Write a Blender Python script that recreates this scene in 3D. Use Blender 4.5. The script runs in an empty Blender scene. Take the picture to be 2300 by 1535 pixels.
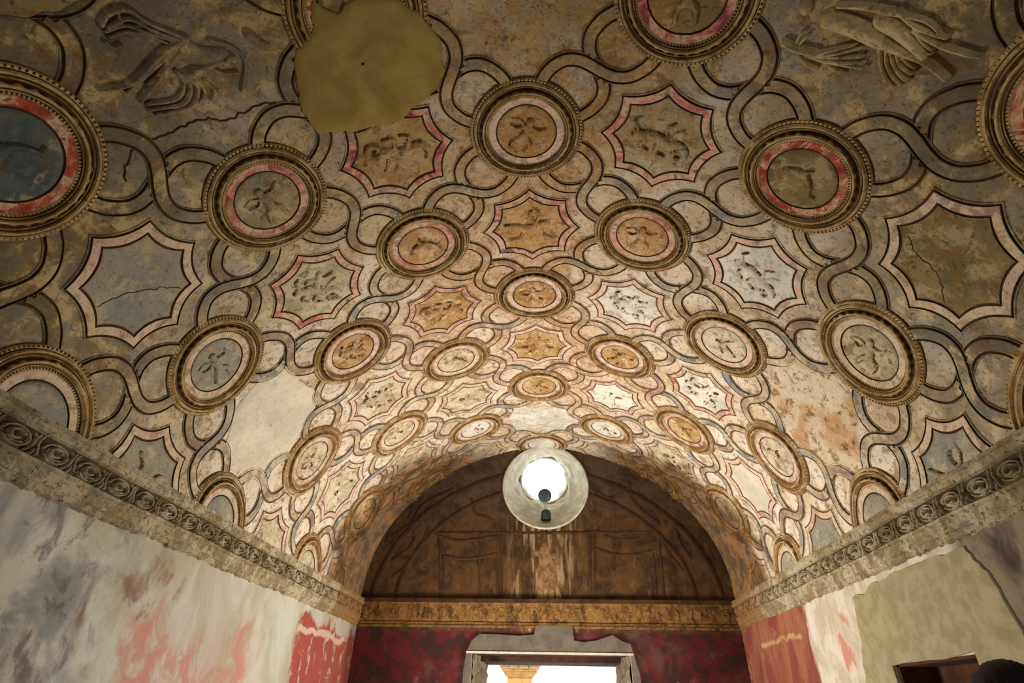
import bpy, math, random
import numpy as np
from mathutils import Matrix, Vector
from mathutils.geometry import tessellate_polygon
random.seed(7); rng = np.random.RandomState(7)
SC = bpy.context.scene
COL = SC.collection

# ------------------------------------------------------------------ camera
S = 3.0; ZS = 3.2                      # half width of the hall, height where the vault springs
CAM = np.array([0.13338, 0.0, 1.61148])
cR = (0.99770956, 0.06528405, 0.01770946); cU = (0.02172882, -0.55724268, 0.83006533); cF = (-0.06405849, 0.82777931, 0.55738489)
cd = bpy.data.cameras.new('camera'); cam = bpy.data.objects.new('camera', cd); COL.objects.link(cam)
cd.sensor_fit = 'HORIZONTAL'; cd.sensor_width = 36.0; cd.lens = 1219.45 / 2300 * 36.0
cd.clip_start = 0.05; cd.clip_end = 200
M = Matrix(((cR[0], cU[0], -cF[0], CAM[0]), (cR[1], cU[1], -cF[1], CAM[1]), (cR[2], cU[2], -cF[2], CAM[2]), (0, 0, 0, 1)))
cam.matrix_world = M
SC.camera = cam

# ------------------------------------------------------------------ sky, sun, window and added doorway lamps, exposure
SC.view_settings.view_transform = 'Standard'; SC.view_settings.look = 'None'
SC.view_settings.gamma = 1.0; SC.view_settings.use_curve_mapping = False
SC.view_settings.exposure = 0.0
SC.cycles.diffuse_bounces = 3; SC.cycles.max_bounces = 5; SC.cycles.glossy_bounces = 1
w = bpy.data.worlds.new('sky'); SC.world = w; w.use_nodes = True
bg = w.node_tree.nodes['Background']; bg.inputs[0].default_value = (0.86, 0.93, 1.0, 1); bg.inputs[1].default_value = 2.2
def sun(rot, e, col, ang=1.0):
    l = bpy.data.lights.new('sun', 'SUN'); l.energy = e; l.color = col; l.angle = math.radians(ang)
    o = bpy.data.objects.new('sun', l); COL.objects.link(o); o.rotation_euler = rot; return o
sun((math.radians(48), 0, math.radians(-18)), 3.0, (1.0, 0.95, 0.86))
def area(loc, target, sx, sy, e, col, spread=180):
    l = bpy.data.lights.new('doorway_fill', 'AREA'); l.shape = 'RECTANGLE'; l.size = sx; l.size_y = sy; l.energy = e; l.color = col; l.spread = math.radians(spread)
    o = bpy.data.objects.new('doorway_fill', l); COL.objects.link(o); o.location = loc
    o.rotation_euler = (Vector(target) - Vector(loc)).to_track_quat('-Z', 'Y').to_euler(); return o
# lamps in two doorways added to light the vault, and in the rear entrance
area((-3.25, 6.9, 0.8), (3.0, 7.4, 4.4), 1.25, 1.4, 260, (1.0, 0.96, 0.90), 130)
area((3.25, 6.9, 0.8), (-3.0, 7.4, 4.4), 1.25, 1.4, 240, (1.0, 0.96, 0.90), 130)
area((0.0, -3.3, 1.3), (0.0, 5.0, 3.2), 2.2, 2.2, 26, (1.0, 0.93, 0.80))
sk = bpy.data.lights.new('sky_light', 'AREA'); sk.shape = 'DISK'; sk.size = 0.9; sk.energy = 6; sk.color = (0.93, 0.97, 1.0)
sko = bpy.data.objects.new('sky_light', sk); COL.objects.link(sko); sko.location = (0.02, 10.72, 5.48); sko.rotation_euler = (Vector((0.05, 9.3, 4.85)) - Vector((0.02, 10.72, 5.48))).to_track_quat('-Z', 'Y').to_euler()

# ------------------------------------------------------------------ vault shape
L = 9.5545; A = 1.10966; B = 1.09548; Y0 = 2.80326; HV = 2.43625; NV = 1.86997
ZC = ZS - 0.20                          # where the vault meets the cornice
YB = -3.0
_t = np.linspace(0, 1, 1600) * np.pi / 2
_X = S * np.sin(_t) ** (2 / NV); _Z = HV * np.abs(np.cos(_t)) ** (2 / NV); _Z[-1] = 0
_s = np.concatenate([[0], np.cumsum(np.hypot(np.diff(_X), np.diff(_Z)))])
ST = _s[-1]; UM = ST + 0.20
_ss = np.linspace(0, ST, 900); _xs = np.interp(_ss, _s, _X); _zs = np.interp(_ss, _s, _Z)
_k = np.ones(25) / 25
_fx = np.concatenate([-_xs[24:0:-1], _xs, np.full(24, S)]); _fz = np.concatenate([_zs[24:0:-1], _zs, -np.arange(1, 25) * (_ss[1])])
_dx = np.gradient(_fx); _dz = np.gradient(_fz); _dx = np.convolve(_dx, _k, 'same')[24:-24]; _dz = np.convolve(_dz, _k, 'same')[24:-24]
_n = np.hypot(_dx, _dz); _tx = _dx / _n; _tz = _dz / _n
def wob(u, y):
    return (0.010 * np.sin(u * 1.3 + 0.7 * y + .4) + 0.008 * np.sin(y * 1.9 - u * 0.9) + 0.005 * np.sin(u * 3.7 + y * 2.3 + 1)
            + 0.004 * np.sin(5.1 * y - 2.7 * u))
def V(u, y, h):
    """a point on the vault: u metres of arc from the crown, y along the hall, h metres proud of the plaster"""
    u = np.asarray(u, float); y = np.asarray(y, float); h = np.asarray(h, float) + wob(u, y)
    a = np.minimum(np.abs(u), UM); sg = np.sign(u)
    x = np.interp(a, _ss, _xs); z = np.interp(a, _ss, _zs)
    z = np.where(a > ST, -(a - ST), z)
    tx = np.interp(a, _ss, _tx); tz = np.interp(a, _ss, _tz)
    nx, nz = tz, -tx                     # inward normal
    y = np.clip(y, YB, L + 0.02)
    return np.stack([sg * (x + nx * h), y, ZS + z + nz * h], -1)
def VL(i, k, h=0.0):                     # in lattice units
    return V(np.asarray(i) * A, Y0 + np.asarray(k) * B, h)
def E(x, z, h):                          # a point on the end wall, h metres proud of it
    x = np.asarray(x, float); return np.stack([x, L - np.asarray(h, float) + 0 * x, np.asarray(z, float) + 0 * x], -1)

# ------------------------------------------------------------------ materials
MAT = {}
def nt(m): m.use_nodes = True; return m.node_tree
class G:
    def __init__(s, name):
        s.m = bpy.data.materials.new(name); s.t = nt(s.m); s.t.nodes.clear(); s.pos = s.n('ShaderNodeNewGeometry').outputs['Position']
    def n(s, ty, **k):
        q = s.t.nodes.new(ty)
        for a, b in k.items(): setattr(q, a, b)
        return q
    def link(s, a, b): s.t.links.new(a, b)
    def setin(s, sock, v):
        if hasattr(v, 'is_output'): s.link(v, sock)
        else: sock.default_value = v
    def math(s, op, a, b=0.0, c=None, clamp=False):
        q = s.n('ShaderNodeMath', operation=op, use_clamp=clamp); s.setin(q.inputs[0], a); s.setin(q.inputs[1], b)
        if c is not None: s.setin(q.inputs[2], c)
        return q.outputs[0]
    def noise(s, scale, detail=4, rough=0.6, dist=0.0, off=(0, 0, 0), stretch=(1, 1, 1), vec=None):
        mp = s.n('ShaderNodeMapping'); s.link(vec or s.pos, mp.inputs[0]); mp.inputs['Location'].default_value = off; mp.inputs['Scale'].default_value = stretch
        q = s.n('ShaderNodeTexNoise'); s.link(mp.outputs[0], q.inputs['Vector']); q.inputs['Scale'].default_value = scale
        q.inputs['Detail'].default_value = detail; q.inputs['Roughness'].default_value = rough; q.inputs['Distortion'].default_value = dist
        return q.outputs[0]
    def step(s, v, a, b):                # 0 below a, 1 above b
        q = s.n('ShaderNodeMapRange', interpolation_type='SMOOTHSTEP'); s.setin(q.inputs[0], v)
        if a <= b: q.inputs[1].default_value = a; q.inputs[2].default_value = b
        else: q.inputs[1].default_value = b; q.inputs[2].default_value = a; q.inputs[3].default_value = 1; q.inputs[4].default_value = 0
        return q.outputs[0]
    def mix(s, f, a, b):
        q = s.n('ShaderNodeMix', data_type='RGBA'); s.setin(q.inputs[0], f)
        s.setin(q.inputs[6], c4(a)); s.setin(q.inputs[7], c4(b)); return q.outputs[2]
    def ramp(s, f, stops):
        q = s.n('ShaderNodeValToRGB'); s.setin(q.inputs[0], f); r = q.color_ramp
        while len(r.elements) < len(stops): r.elements.new(0.5)
        for e, (p, c) in zip(r.elements, stops): e.position = p; e.color = c4(c)
        return q.outputs[0]
    def xyz(s):
        q = s.n('ShaderNodeSeparateXYZ'); s.link(s.pos, q.inputs[0]); return q.outputs
    def out(s, col, rough=0.9, bump=None, bstr=0.4, bdist=0.01, spec=0.25):
        p = s.n('ShaderNodeBsdfPrincipled'); s.setin(p.inputs['Base Color'], c4(col)); s.setin(p.inputs['Roughness'], rough)
        p.inputs['Specular IOR Level'].default_value = spec
        if bump is not None:
            b = s.n('ShaderNodeBump'); b.inputs['Strength'].default_value = bstr; b.inputs['Distance'].default_value = bdist
            s.link(bump, b.inputs['Height']); s.link(b.outputs[0], p.inputs['Normal'])
        o = s.n('ShaderNodeOutputMaterial'); s.link(p.outputs[0], o.inputs[0]); return s.m
def lin(v): return v / 12.92 if v <= 0.04045 else ((v + 0.055) / 1.055) ** 2.4
def rgb(r, g, b): return (lin(r / 255), lin(g / 255), lin(b / 255), 1)
def c4(c):
    if hasattr(c, 'is_output'): return c
    return c if len(c) == 4 else (*c, 1)

def stain_and_shade(g, col, grey=0.5, brown=0.5, soot=True, age_shade=True):
    """damp, ochre and soot staining over everything on the vault, plus painted shade in the near corners"""
    X, Y, Z = g.xyz()
    ax = g.math('ABSOLUTE', X)
    n1 = g.noise(4.6, 6, .70, .25); n2 = g.noise(13, 5, .7, .3, (3, 1, 7)); n3 = g.noise(34, 3, .6, 0, (9, 4, 2))
    ln = g.noise(0.8, 5, .62, .8, (5, 5, 5))
    if age_shade:
        # ochre seepage along the crown, paler towards the haunches and the far end
        och = g.math('SUBTRACT', 1.35, g.math('MULTIPLY', ax, .45)); och = g.math('ADD', och, g.math('MULTIPLY', g.math('SUBTRACT', ln, .5), 4.2))
        och = g.step(g.math('SUBTRACT', och, g.math('MULTIPLY', g.step(Y, 7.0, 9.0), 1.0)), 0.3, 1.5)
        col = g.mix(g.math('MULTIPLY', och, g.math('ADD', .25, g.math('MULTIPLY', g.step(n1, .38, .60), .7))), col, g.mix(g.step(n2, .4, .6), rgb(160, 104, 42), rgb(204, 154, 88)))
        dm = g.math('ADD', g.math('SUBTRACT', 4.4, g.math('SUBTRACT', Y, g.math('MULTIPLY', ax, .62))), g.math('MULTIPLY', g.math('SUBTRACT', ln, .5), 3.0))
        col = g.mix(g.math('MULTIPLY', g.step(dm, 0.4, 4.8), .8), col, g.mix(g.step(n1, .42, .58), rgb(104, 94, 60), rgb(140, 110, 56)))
        col = g.mix(g.math('MULTIPLY', g.step(g.math('ADD', dm, g.math('MULTIPLY', ax, .5)), 2.6, 6.6), .66), col, g.mix(g.step(n1, .4, .6), rgb(54, 48, 28), rgb(112, 90, 50)))  # dark olive painted over the near corners for the falloff of light there
    # pale lime bloom, grey lichen, brown damp, dark pits
    col = g.mix(g.math('MULTIPLY', g.step(n1, .52, .60), .62 if age_shade else .4), col, g.mix(g.step(Y, 5.5, 1.5), rgb(228, 210, 178), rgb(196, 168, 116)))
    col = g.mix(g.math('MULTIPLY', g.step(n2, .545, .62), .85 * grey), col, rgb(112, 114, 108))
    col = g.mix(g.math('MULTIPLY', g.step(g.noise(7, 6, .74, .5, (1, 8, 3)), .53, .62), .9 * brown), col, rgb(124, 88, 44))
    col = g.mix(g.math('MULTIPLY', g.step(g.noise(16, 5, .7, 1.0, (2, 2, 6)), .585, .64), .85 * brown), col, rgb(80, 54, 30))
    col = g.mix(g.math('MULTIPLY', g.step(g.noise(48, 3, .6, .4, (4, 2, 6)), .61, .67), .8 * grey), col, rgb(70, 52, 36))
    if soot:
        sv = g.math('ADD', g.math('ADD', Y, g.math('MULTIPLY', ax, .50)), g.math('MULTIPLY', g.math('SUBTRACT', g.noise(1.6, 6, .65, .9), .5), 2.0))
        sm = g.math('MULTIPLY', g.step(sv, 9.05, 9.75), g.step(ax, .5, 1.5))
        col = g.mix(g.math('MULTIPLY', sm, .9), col, g.mix(g.step(n1, .4, .62), rgb(58, 38, 17), rgb(134, 90, 40)))
    bump = g.math('ADD', g.math('MULTIPLY', n1, .6), g.math('ADD', g.math('MULTIPLY', n2, .45), g.math('MULTIPLY', n3, .3)))
    return col, bump
def plaster(name, a, b, grey=.5, brown=.5, soot=True, bstr=.65, age_shade=True, bd=.035, sc=1.7):
    g = G(name); base = g.mix(g.step(g.noise(sc, 5, .65, .7, (2, 6, 1)), .38, .62), a, b)
    col, bump = stain_and_shade(g, base, grey, brown, soot, age_shade)
    MAT[name] = g.out(col, .93, bump, bstr, bd); return MAT[name]
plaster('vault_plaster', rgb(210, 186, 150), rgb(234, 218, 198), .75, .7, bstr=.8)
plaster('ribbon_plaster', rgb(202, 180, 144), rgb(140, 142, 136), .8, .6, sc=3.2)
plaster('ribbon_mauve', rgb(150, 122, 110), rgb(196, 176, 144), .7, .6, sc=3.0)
plaster('gilded_ochre', rgb(108, 78, 36), rgb(156, 122, 66), .35, .8, bd=.015, age_shade=False, sc=4)
plaster('moulding_tan', rgb(196, 166, 118), rgb(160, 128, 78), .5, .7, bd=.015, age_shade=False, sc=5)
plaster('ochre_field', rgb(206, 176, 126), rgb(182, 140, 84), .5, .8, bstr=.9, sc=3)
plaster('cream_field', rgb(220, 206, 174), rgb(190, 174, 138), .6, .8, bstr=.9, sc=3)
plaster('white_field', rgb(232, 224, 208), rgb(206, 198, 182), .4, .5, age_shade=False, sc=3)
plaster('grey_field', rgb(136, 136, 124), rgb(158, 148, 124), .6, .3, age_shade=False)
plaster('blue_field', rgb(66, 78, 80), rgb(96, 100, 88), .5, .5, age_shade=False)
plaster('figure_stucco', rgb(206, 182, 136), rgb(170, 144, 98), .5, .6, age_shade=False, sc=3)
plaster('olive_field', rgb(140, 118, 78), rgb(108, 92, 58), .4, .9, age_shade=False, sc=3)
plaster('pale_patch', rgb(226, 212, 190), rgb(204, 194, 172), .2, .15, age_shade=False)
plaster('brown_patch', rgb(214, 198, 168), rgb(186, 146, 98), .2, .9, age_shade=False)
def paint(name, a, b, c):
    g = G(name); n = g.noise(4.5, 5, .65, .9, (4, 9, 2)); X, Y, Z = g.xyz()
    base = g.ramp(n, [(.40, a), (.49, b), (.56, rgb(206, 180, 144)), (.62, c)])
    col, bump = stain_and_shade(g, base, .5, .55, True, False)
    MAT[name] = g.out(col, .85, bump, .4, .01)
paint('pink_paint', rgb(176, 104, 94), rgb(212, 158, 134), rgb(136, 92, 92))
paint('pale_pink_paint', rgb(214, 166, 150), rgb(222, 192, 172), rgb(172, 146, 142))
paint('red_paint', rgb(140, 50, 34), rgb(170, 80, 54), rgb(118, 48, 46))
paint('purple_paint', rgb(134, 56, 66), rgb(200, 120, 106), rgb(158, 116, 104))
paint('faded_pink_paint', rgb(196, 160, 136), rgb(206, 186, 160), rgb(160, 128, 112))
def simple(name, a, b, scale=6, rough=.9, bstr=.3, bd=.01, detail=5, spec=.25, metal=0):
    g = G(name); n = g.noise(scale, detail, .65, .5)
    MAT[name] = g.out(g.mix(g.step(n, .35, .65), a, b), rough, n, bstr, bd, spec)
simple('dirt', rgb(84, 56, 28), rgb(128, 92, 52), 3)
simple('dirt_dark', rgb(48, 30, 12), rgb(78, 52, 22), 4)
simple('khaki_mortar', rgb(134, 110, 52), rgb(160, 136, 74), 3, bstr=.5, bd=.015, detail=7)
simple('door_mortar', rgb(86, 76, 66), rgb(104, 94, 78), 6)
simple('pale_edge', rgb(200, 188, 168), rgb(176, 162, 142), 12)
simple('lunette_dark', rgb(74, 48, 22), rgb(54, 34, 15), 5)
simple('lunette_line', rgb(78, 48, 27), rgb(50, 30, 17), 7)
simple('lunette_pale', rgb(96, 68, 36), rgb(140, 110, 72), 9)
simple('dark_metal', rgb(52, 72, 66), rgb(40, 54, 50), 20, .5, .1)
simple('steel', rgb(170, 180, 170), rgb(150, 160, 155), 20, .4, .1)
simple('oculus_plaster', rgb(190, 184, 160), rgb(226, 220, 200), 5, bstr=1, bd=.08, detail=8)
simple('niche_brown', rgb(84, 50, 18), rgb(58, 30, 12), 4)
simple('stone_floor', rgb(168, 160, 146), rgb(142, 134, 120), 3)
simple('outdoor_white', rgb(236, 236, 236), rgb(214, 220, 226), 2)
simple('tan_brick', rgb(226, 176, 112), rgb(206, 146, 84), 5)
simple('brick_joint', rgb(240, 222, 196), rgb(226, 206, 176), 5)
simple('rough_jamb', rgb(104, 90, 66), rgb(150, 134, 108), 9, bstr=1, bd=.04)
simple('roof_mortar', rgb(140, 120, 100), rgb(120, 100, 86), 3)
# lunette wall with painted plaster, smoked and darkened for lack of light, red wall below
g = G('end_wall_paint'); X, Y, Z = g.xyz(); n = g.noise(3.4, 6, .72, .5); n2 = g.noise(11, 5, .7, .4, (3, 3, 3), (1, 1, .5)); n3 = g.noise(5, 5, .6, .4, (8, 1, 0), (2.2, 1, .3))
up = g.mix(g.step(n, .36, .62), rgb(50, 32, 14), rgb(84, 56, 26)); up = g.mix(g.math('MULTIPLY', g.step(n2, .52, .7), .55), up, rgb(112, 80, 40))
cx = g.math('SUBTRACT', 1, g.step(g.math('ABSOLUTE', g.math('SUBTRACT', X, 0.02)), .25, .75))
up = g.mix(g.math('MULTIPLY', g.math('MULTIPLY', cx, g.step(n3, .47, .6)), .75), up, rgb(158, 132, 98))
up = g.mix(g.math('MULTIPLY', g.math('MULTIPLY', g.step(Z, 4.1, 4.9), g.step(n, .3, .6)), .55), up, rgb(84, 70, 60))
lo = g.mix(g.step(g.noise(4, 5, .65, .6, (6, 0, 2)), .42, .58), rgb(84, 24, 21), rgb(52, 28, 22)); lo = g.mix(g.math('MULTIPLY', g.step(g.noise(1.6, 5, .6, .6, (1, 0, 4)), .5, .66), .7), lo, rgb(86, 60, 48))
lo = g.mix(g.math('MULTIPLY', g.step(n, .6, .7), .6), lo, rgb(120, 92, 78))
col = g.mix(g.step(Z, 2.55, 2.6), lo, up)
MAT['end_wall_paint'] = g.out(col, .9, g.math('ADD', n, n2), .5, .015)
def zone(g, Y, Z, y0, y1, z0, z1, n, amp=.5, s=.08):
    """ragged rectangle in the plane of a side wall"""
    yy = g.math('ADD', Y, g.math('MULTIPLY', g.math('SUBTRACT', n, .5), amp)); zz = g.math('ADD', Z, g.math('MULTIPLY', g.math('SUBTRACT', n, .5), amp))
    a = g.math('MULTIPLY', g.step(yy, y0, y0 + s), g.step(yy, y1, y1 - s)); b = g.math('MULTIPLY', g.step(zz, z0, z0 + s), g.step(zz, z1, z1 - s))
    return g.math('MULTIPLY', a, b)
# left wall
g = G('left_wall_paint'); X, Y, Z = g.xyz(); n = g.noise(1.3, 6, .65, .8, (0, 3, 0), (1, 1, .6)); n2 = g.noise(5, 6, .7, .5, (2, 0, 0), (1, 1, .8)); n3 = g.noise(2.4, 5, .6, .6, (7, 7, 7), (1, 1, .8))
col = g.mix(g.step(n, .38, .62), rgb(168, 158, 134), rgb(192, 188, 172))
col = g.mix(g.math('MULTIPLY', g.step(n3, .52, .64), .55), col, rgb(184, 164, 156))
col = g.mix(g.math('MULTIPLY', g.math('MULTIPLY', g.step(Y, 4.6, 3.4), g.step(n3, .38, .56)), .85), col, rgb(112, 118, 114))
col = g.mix(g.math('MULTIPLY', g.math('MULTIPLY', g.step(Y, 4.4, 3.6), g.step(n2, .5, .62)), .7), col, rgb(96, 76, 82))
pk = g.math('MULTIPLY', zone(g, Y, Z, 4.0, 6.6, 0, 2.25, n3, 1.4, .35), g.step(n2, .38, .56)); col = g.mix(g.math('MULTIPLY', pk, .85), col, rgb(186, 124, 110))
pb = g.math('MULTIPLY', zone(g, Y, Z, 3.75, 4.9, 1.9, 2.5, n, 1.6, .25), g.step(n3, .46, .56)); col = g.mix(g.math('MULTIPLY', pb, .8), col, rgb(128, 84, 62))
rd = g.math('MULTIPLY', zone(g, Y, Z, 7.25, 9.7, 0, 2.56, n3, .7, .1), g.step(n2, .36, .46)); col = g.mix(g.math('MULTIPLY', rd, .95), col, g.mix(n3, rgb(146, 44, 36), rgb(164, 82, 62)))
ln_ = g.math('MULTIPLY', zone(g, Y, Z, 7.3, 9.1, 2.32, 2.42, n, .35, .03), g.step(n2, .35, .45)); col = g.mix(g.math('MULTIPLY', ln_, .8), col, rgb(206, 186, 158))
col = g.mix(g.math('MULTIPLY', g.step(Y, 9.05, 9.4), .7), col, rgb(86, 44, 30))
col = g.mix(g.math('MULTIPLY', g.step(g.noise(40, 3, .6, 0, (1, 1, 1)), .68, .72), .6), col, rgb(90, 70, 56))
MAT['left_wall_paint'] = g.out(col, .88, g.math('ADD', n2, g.math('MULTIPLY', n, .6)), .5, .015)
# right wall
g = G('right_wall_paint'); X, Y, Z = g.xyz(); n = g.noise(1.5, 6, .65, .8, (0, 3, 5), (1, 1, .6)); n2 = g.noise(5, 6, .7, .5, (2, 5, 0), (1, 1, .6)); n3 = g.noise(2.6, 5, .6, .6, (7, 2, 7), (1, 1, .5))
col = g.mix(g.step(n2, .4, .6), rgb(184, 168, 142), rgb(208, 198, 180))
rd = g.math('MULTIPLY', zone(g, Y, Z, 7.05, 9.8, 0, 2.74, n3, .4, .06), g.step(n2, .28, .42)); col = g.mix(g.math('MULTIPLY', rd, .93), col, g.mix(g.step(n3, .4, .6), rgb(122, 36, 28), rgb(146, 84, 50)))
st = g.math('MULTIPLY', zone(g, Y, Z, 6.1, 6.5, 1.9, 2.5, n3, .5, .1), g.step(n2, .5, .56)); col = g.mix(g.math('MULTIPLY', st, .8), col, rgb(190, 112, 84))
st = g.math('MULTIPLY', zone(g, Y, Z, 7.3, 8.8, 2.32, 2.4, n, .3, .03), g.step(n2, .42, .5)); col = g.mix(g.math('MULTIPLY', st, .7), col, rgb(196, 166, 112))
col = g.mix(g.step(Y, 4.4, 4.1), col, g.mix(g.step(n3, .4, .6), g.mix(g.step(n2, .4, .6), rgb(74, 56, 50), rgb(104, 88, 74)), rgb(134, 120, 98)))
col = g.mix(g.math('MULTIPLY', g.step(g.noise(40, 3, .6, 0, (1, 1, 1)), .68, .72), .6), col, rgb(90, 70, 56))
MAT['right_wall_paint'] = g.out(col, .88, g.math('ADD', n2, n), .5, .015)
g = G('khaki_wall_patch'); n = g.noise(2.0, 6, .6, .6, (3, 3, 3), (1, 1, .5)); n2 = g.noise(7, 5, .7)
MAT['khaki_wall_patch'] = g.out(g.mix(g.step(n2, .4, .62), g.mix(n, rgb(156, 142, 106), rgb(168, 154, 122)), rgb(144, 130, 94)), .9, n2, .3, .01)
g = G('cornice_plaster'); X, Y, Z = g.xyz(); n = g.noise(3, 6, .68, .8); n2 = g.noise(14, 5, .7, .4)
c = g.mix(g.step(n, .42, .58), rgb(138, 120, 84), rgb(182, 166, 136)); c = g.mix(g.math('MULTIPLY', g.step(n2, .52, .60), .75), c, rgb(104, 98, 82)); c = g.mix(g.math('MULTIPLY', g.step(n2, .46, .38), .7), c, rgb(112, 82, 42)); c = g.mix(g.math('MULTIPLY', g.step(Y, 5.0, 1.8), .5), c, rgb(92, 82, 52))
c = g.mix(g.math('MULTIPLY', g.step(g.noise(26, 4, .65, .3, (5, 0, 0)), .60, .65), .9), c, rgb(52, 40, 24))
c = g.mix(g.math('MULTIPLY', g.step(g.math('SUBTRACT', g.math('ABSOLUTE', X), g.math('MULTIPLY', Y, .62)), 1.55, 0.1), 0.0), c, c)
c = g.mix(g.math('MULTIPLY', g.step(Y, 7.7, 8.9), .8), c, g.mix(n2, rgb(92, 60, 24), rgb(166, 122, 62)))
MAT['cornice_plaster'] = g.out(c, .9, g.math('ADD', n, n2), .55, .015)
g = G('frieze_ground'); n = g.noise(5, 6, .68, .8); X, Y, Z = g.xyz()
c = g.mix(g.step(n, .38, .62), rgb(56, 44, 24), rgb(86, 70, 42)); c = g.mix(g.math('MULTIPLY', g.step(Y, 7.7, 8.9), .7), c, rgb(110, 78, 36))
MAT['frieze_ground'] = g.out(c, .9, n, .5, .02)
g = G('end_cornice_plaster'); n = g.noise(7, 6, .7, .5, (0, 0, 0), (1, 1, .7)); n2 = g.noise(22, 5, .7, .4)
MAT['end_cornice_plaster'] = g.out(g.mix(g.math('MULTIPLY', g.step(n2, .5, .66), .6), g.mix(g.step(n, .38, .6), rgb(74, 48, 19), rgb(124, 88, 42)), rgb(160, 124, 72)), .9, g.math('ADD', n, n2), .6, .02)

# ------------------------------------------------------------------ mesh helpers
def link(name, me, parent=None, mats=(), loc=None):
    o = bpy.data.objects.new(name, me); COL.objects.link(o)
    for m in mats: me.materials.append(MAT[m])
    if loc is not None: o.location = loc
    if parent is not None: o.parent = parent
    return o
def mesh(name, verts, faces, mats, parent=None, fm=None, smooth=False, origin=None):
    """one mesh object; verts are given in the hall's coordinates, origin is where the object's own origin goes"""
    verts = np.asarray(verts, float).reshape(-1, 3)
    base = np.zeros(3)
    if parent is not None: base = np.array(PO.get(parent.name, (0, 0, 0)), float)
    og = np.array(origin, float) if origin is not None else (base if parent is not None else np.zeros(3))
    me = bpy.data.meshes.new(name); me.from_pydata((verts - og).tolist(), [], faces if isinstance(faces, list) else faces.tolist())
    for m in mats: me.materials.append(MAT[m])
    if fm is not None: me.polygons.foreach_set('material_index', np.asarray(fm, np.int32))
    if smooth: me.polygons.foreach_set('use_smooth', np.ones(len(me.polygons), bool))
    me.update()
    o = bpy.data.objects.new(name, me); COL.objects.link(o)
    if parent is not None: o.parent = parent
    o.location = og - base
    PO[o.name] = tuple(og)
    return o
PO = {}
def compact(v, f, fm):
    f = np.asarray(f); used = np.unique(f); mp = np.full(len(v), -1); mp[used] = np.arange(len(used))
    return v[used], mp[f], fm
def gridmesh(name, P2, h, mats, segmat, mapper, parent=None, closed=False, keep=None, smooth=True, origin=None):
    """P2: rows x cols x 2 flat coordinates, h: heights; quads between rows and columns"""
    R_, C_ = P2.shape[:2]
    idx = np.arange(R_ * C_).reshape(R_, C_)
    nx = np.roll(idx, -1, 1) if closed else idx[:, 1:]
    a = idx if closed else idx[:, :-1]
    f = np.stack([a[:-1], nx[:-1], nx[1:], a[1:]], -1).reshape(-1, 4)
    ncol = C_ if closed else C_ - 1
    fm = np.repeat(np.asarray(segmat), ncol) if np.ndim(segmat) == 1 else np.asarray(segmat).reshape(-1)
    p = P2.reshape(-1, 2)
    if keep is not None:
        c = p[f].mean(1); k = keep(c); f = f[k]; fm = fm[k]
    if len(f) == 0: return None
    v = mapper(p[:, 0], p[:, 1], h.reshape(-1))
    v, f, fm = compact(v, f, fm)
    return mesh(name, v, f, mats, parent, fm, smooth, origin)
def inpoly(p, poly):
    x, y = p[:, 0], p[:, 1]; c = np.zeros(len(p), bool); n = len(poly)
    for i in range(n):
        x1, y1 = poly[i]; x2, y2 = poly[(i + 1) % n]
        c ^= ((y1 > y) != (y2 > y)) & (x < (x2 - x1) * (y - y1) / (y2 - y1 + 1e-12) + x1)
    return c
def dpoly(p, path):
    d = np.full(len(p), 1e9)
    for a, b in zip(path[:-1], path[1:]):
        ab = b - a; t = np.clip(((p - a) @ ab) / (ab @ ab + 1e-12), 0, 1)
        d = np.minimum(d, np.hypot(*(p - a - t[:, None] * ab).T))
    return d
def catmull(pts, n=10):
    p = np.array(pts, float); p = np.vstack([2 * p[0] - p[1], p, 2 * p[-1] - p[-2]]); out = []
    for i in range(1, len(p) - 2):
        t = np.linspace(0, 1, n, endpoint=False)[:, None]
        out.append(.5 * (2 * p[i] + (p[i + 1] - p[i - 1]) * t + (2 * p[i - 1] - 5 * p[i] + 4 * p[i + 1] - p[i + 2]) * t ** 2 + (3 * p[i] - p[i - 1] - 3 * p[i + 1] + p[i + 2]) * t ** 3))
    out.append(p[-2][None]); return np.vstack(out)
def normals2(path):
    d = np.gradient(path, axis=0); d /= np.hypot(d[:, 0], d[:, 1])[:, None] + 1e-12
    return np.stack([-d[:, 1], d[:, 0]], 1)
def strip(name, path, prof, mats, mapper, parent=None, keep=None, dh=0.0):
    """a raised band along a flat path. prof: list of (offset, height, material slot of the strip that follows)"""
    nn = normals2(path); off = np.array([q[0] for q in prof]); hh = np.array([q[1] for q in prof])
    P2 = path[None] + nn[None] * off[:, None, None]
    h = np.repeat((hh + np.where(hh > 0.004, dh, 0))[:, None], len(path), 1)
    return gridmesh(name, P2, h, mats, [q[2] for q in prof[:-1]], mapper, parent, False, keep, False)
def box(v, f, lo, hi):
    b = len(v); (x0, y0, z0), (x1, y1, z1) = lo, hi
    v += [(x0, y0, z0), (x1, y0, z0), (x1, y1, z0), (x0, y1, z0), (x0, y0, z1), (x1, y0, z1), (x1, y1, z1), (x0, y1, z1)]
    f += [[b + i for i in q] for q in ((0, 3, 2, 1), (4, 5, 6, 7), (0, 1, 5, 4), (1, 2, 6, 5), (2, 3, 7, 6), (3, 0, 4, 7))]
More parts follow.
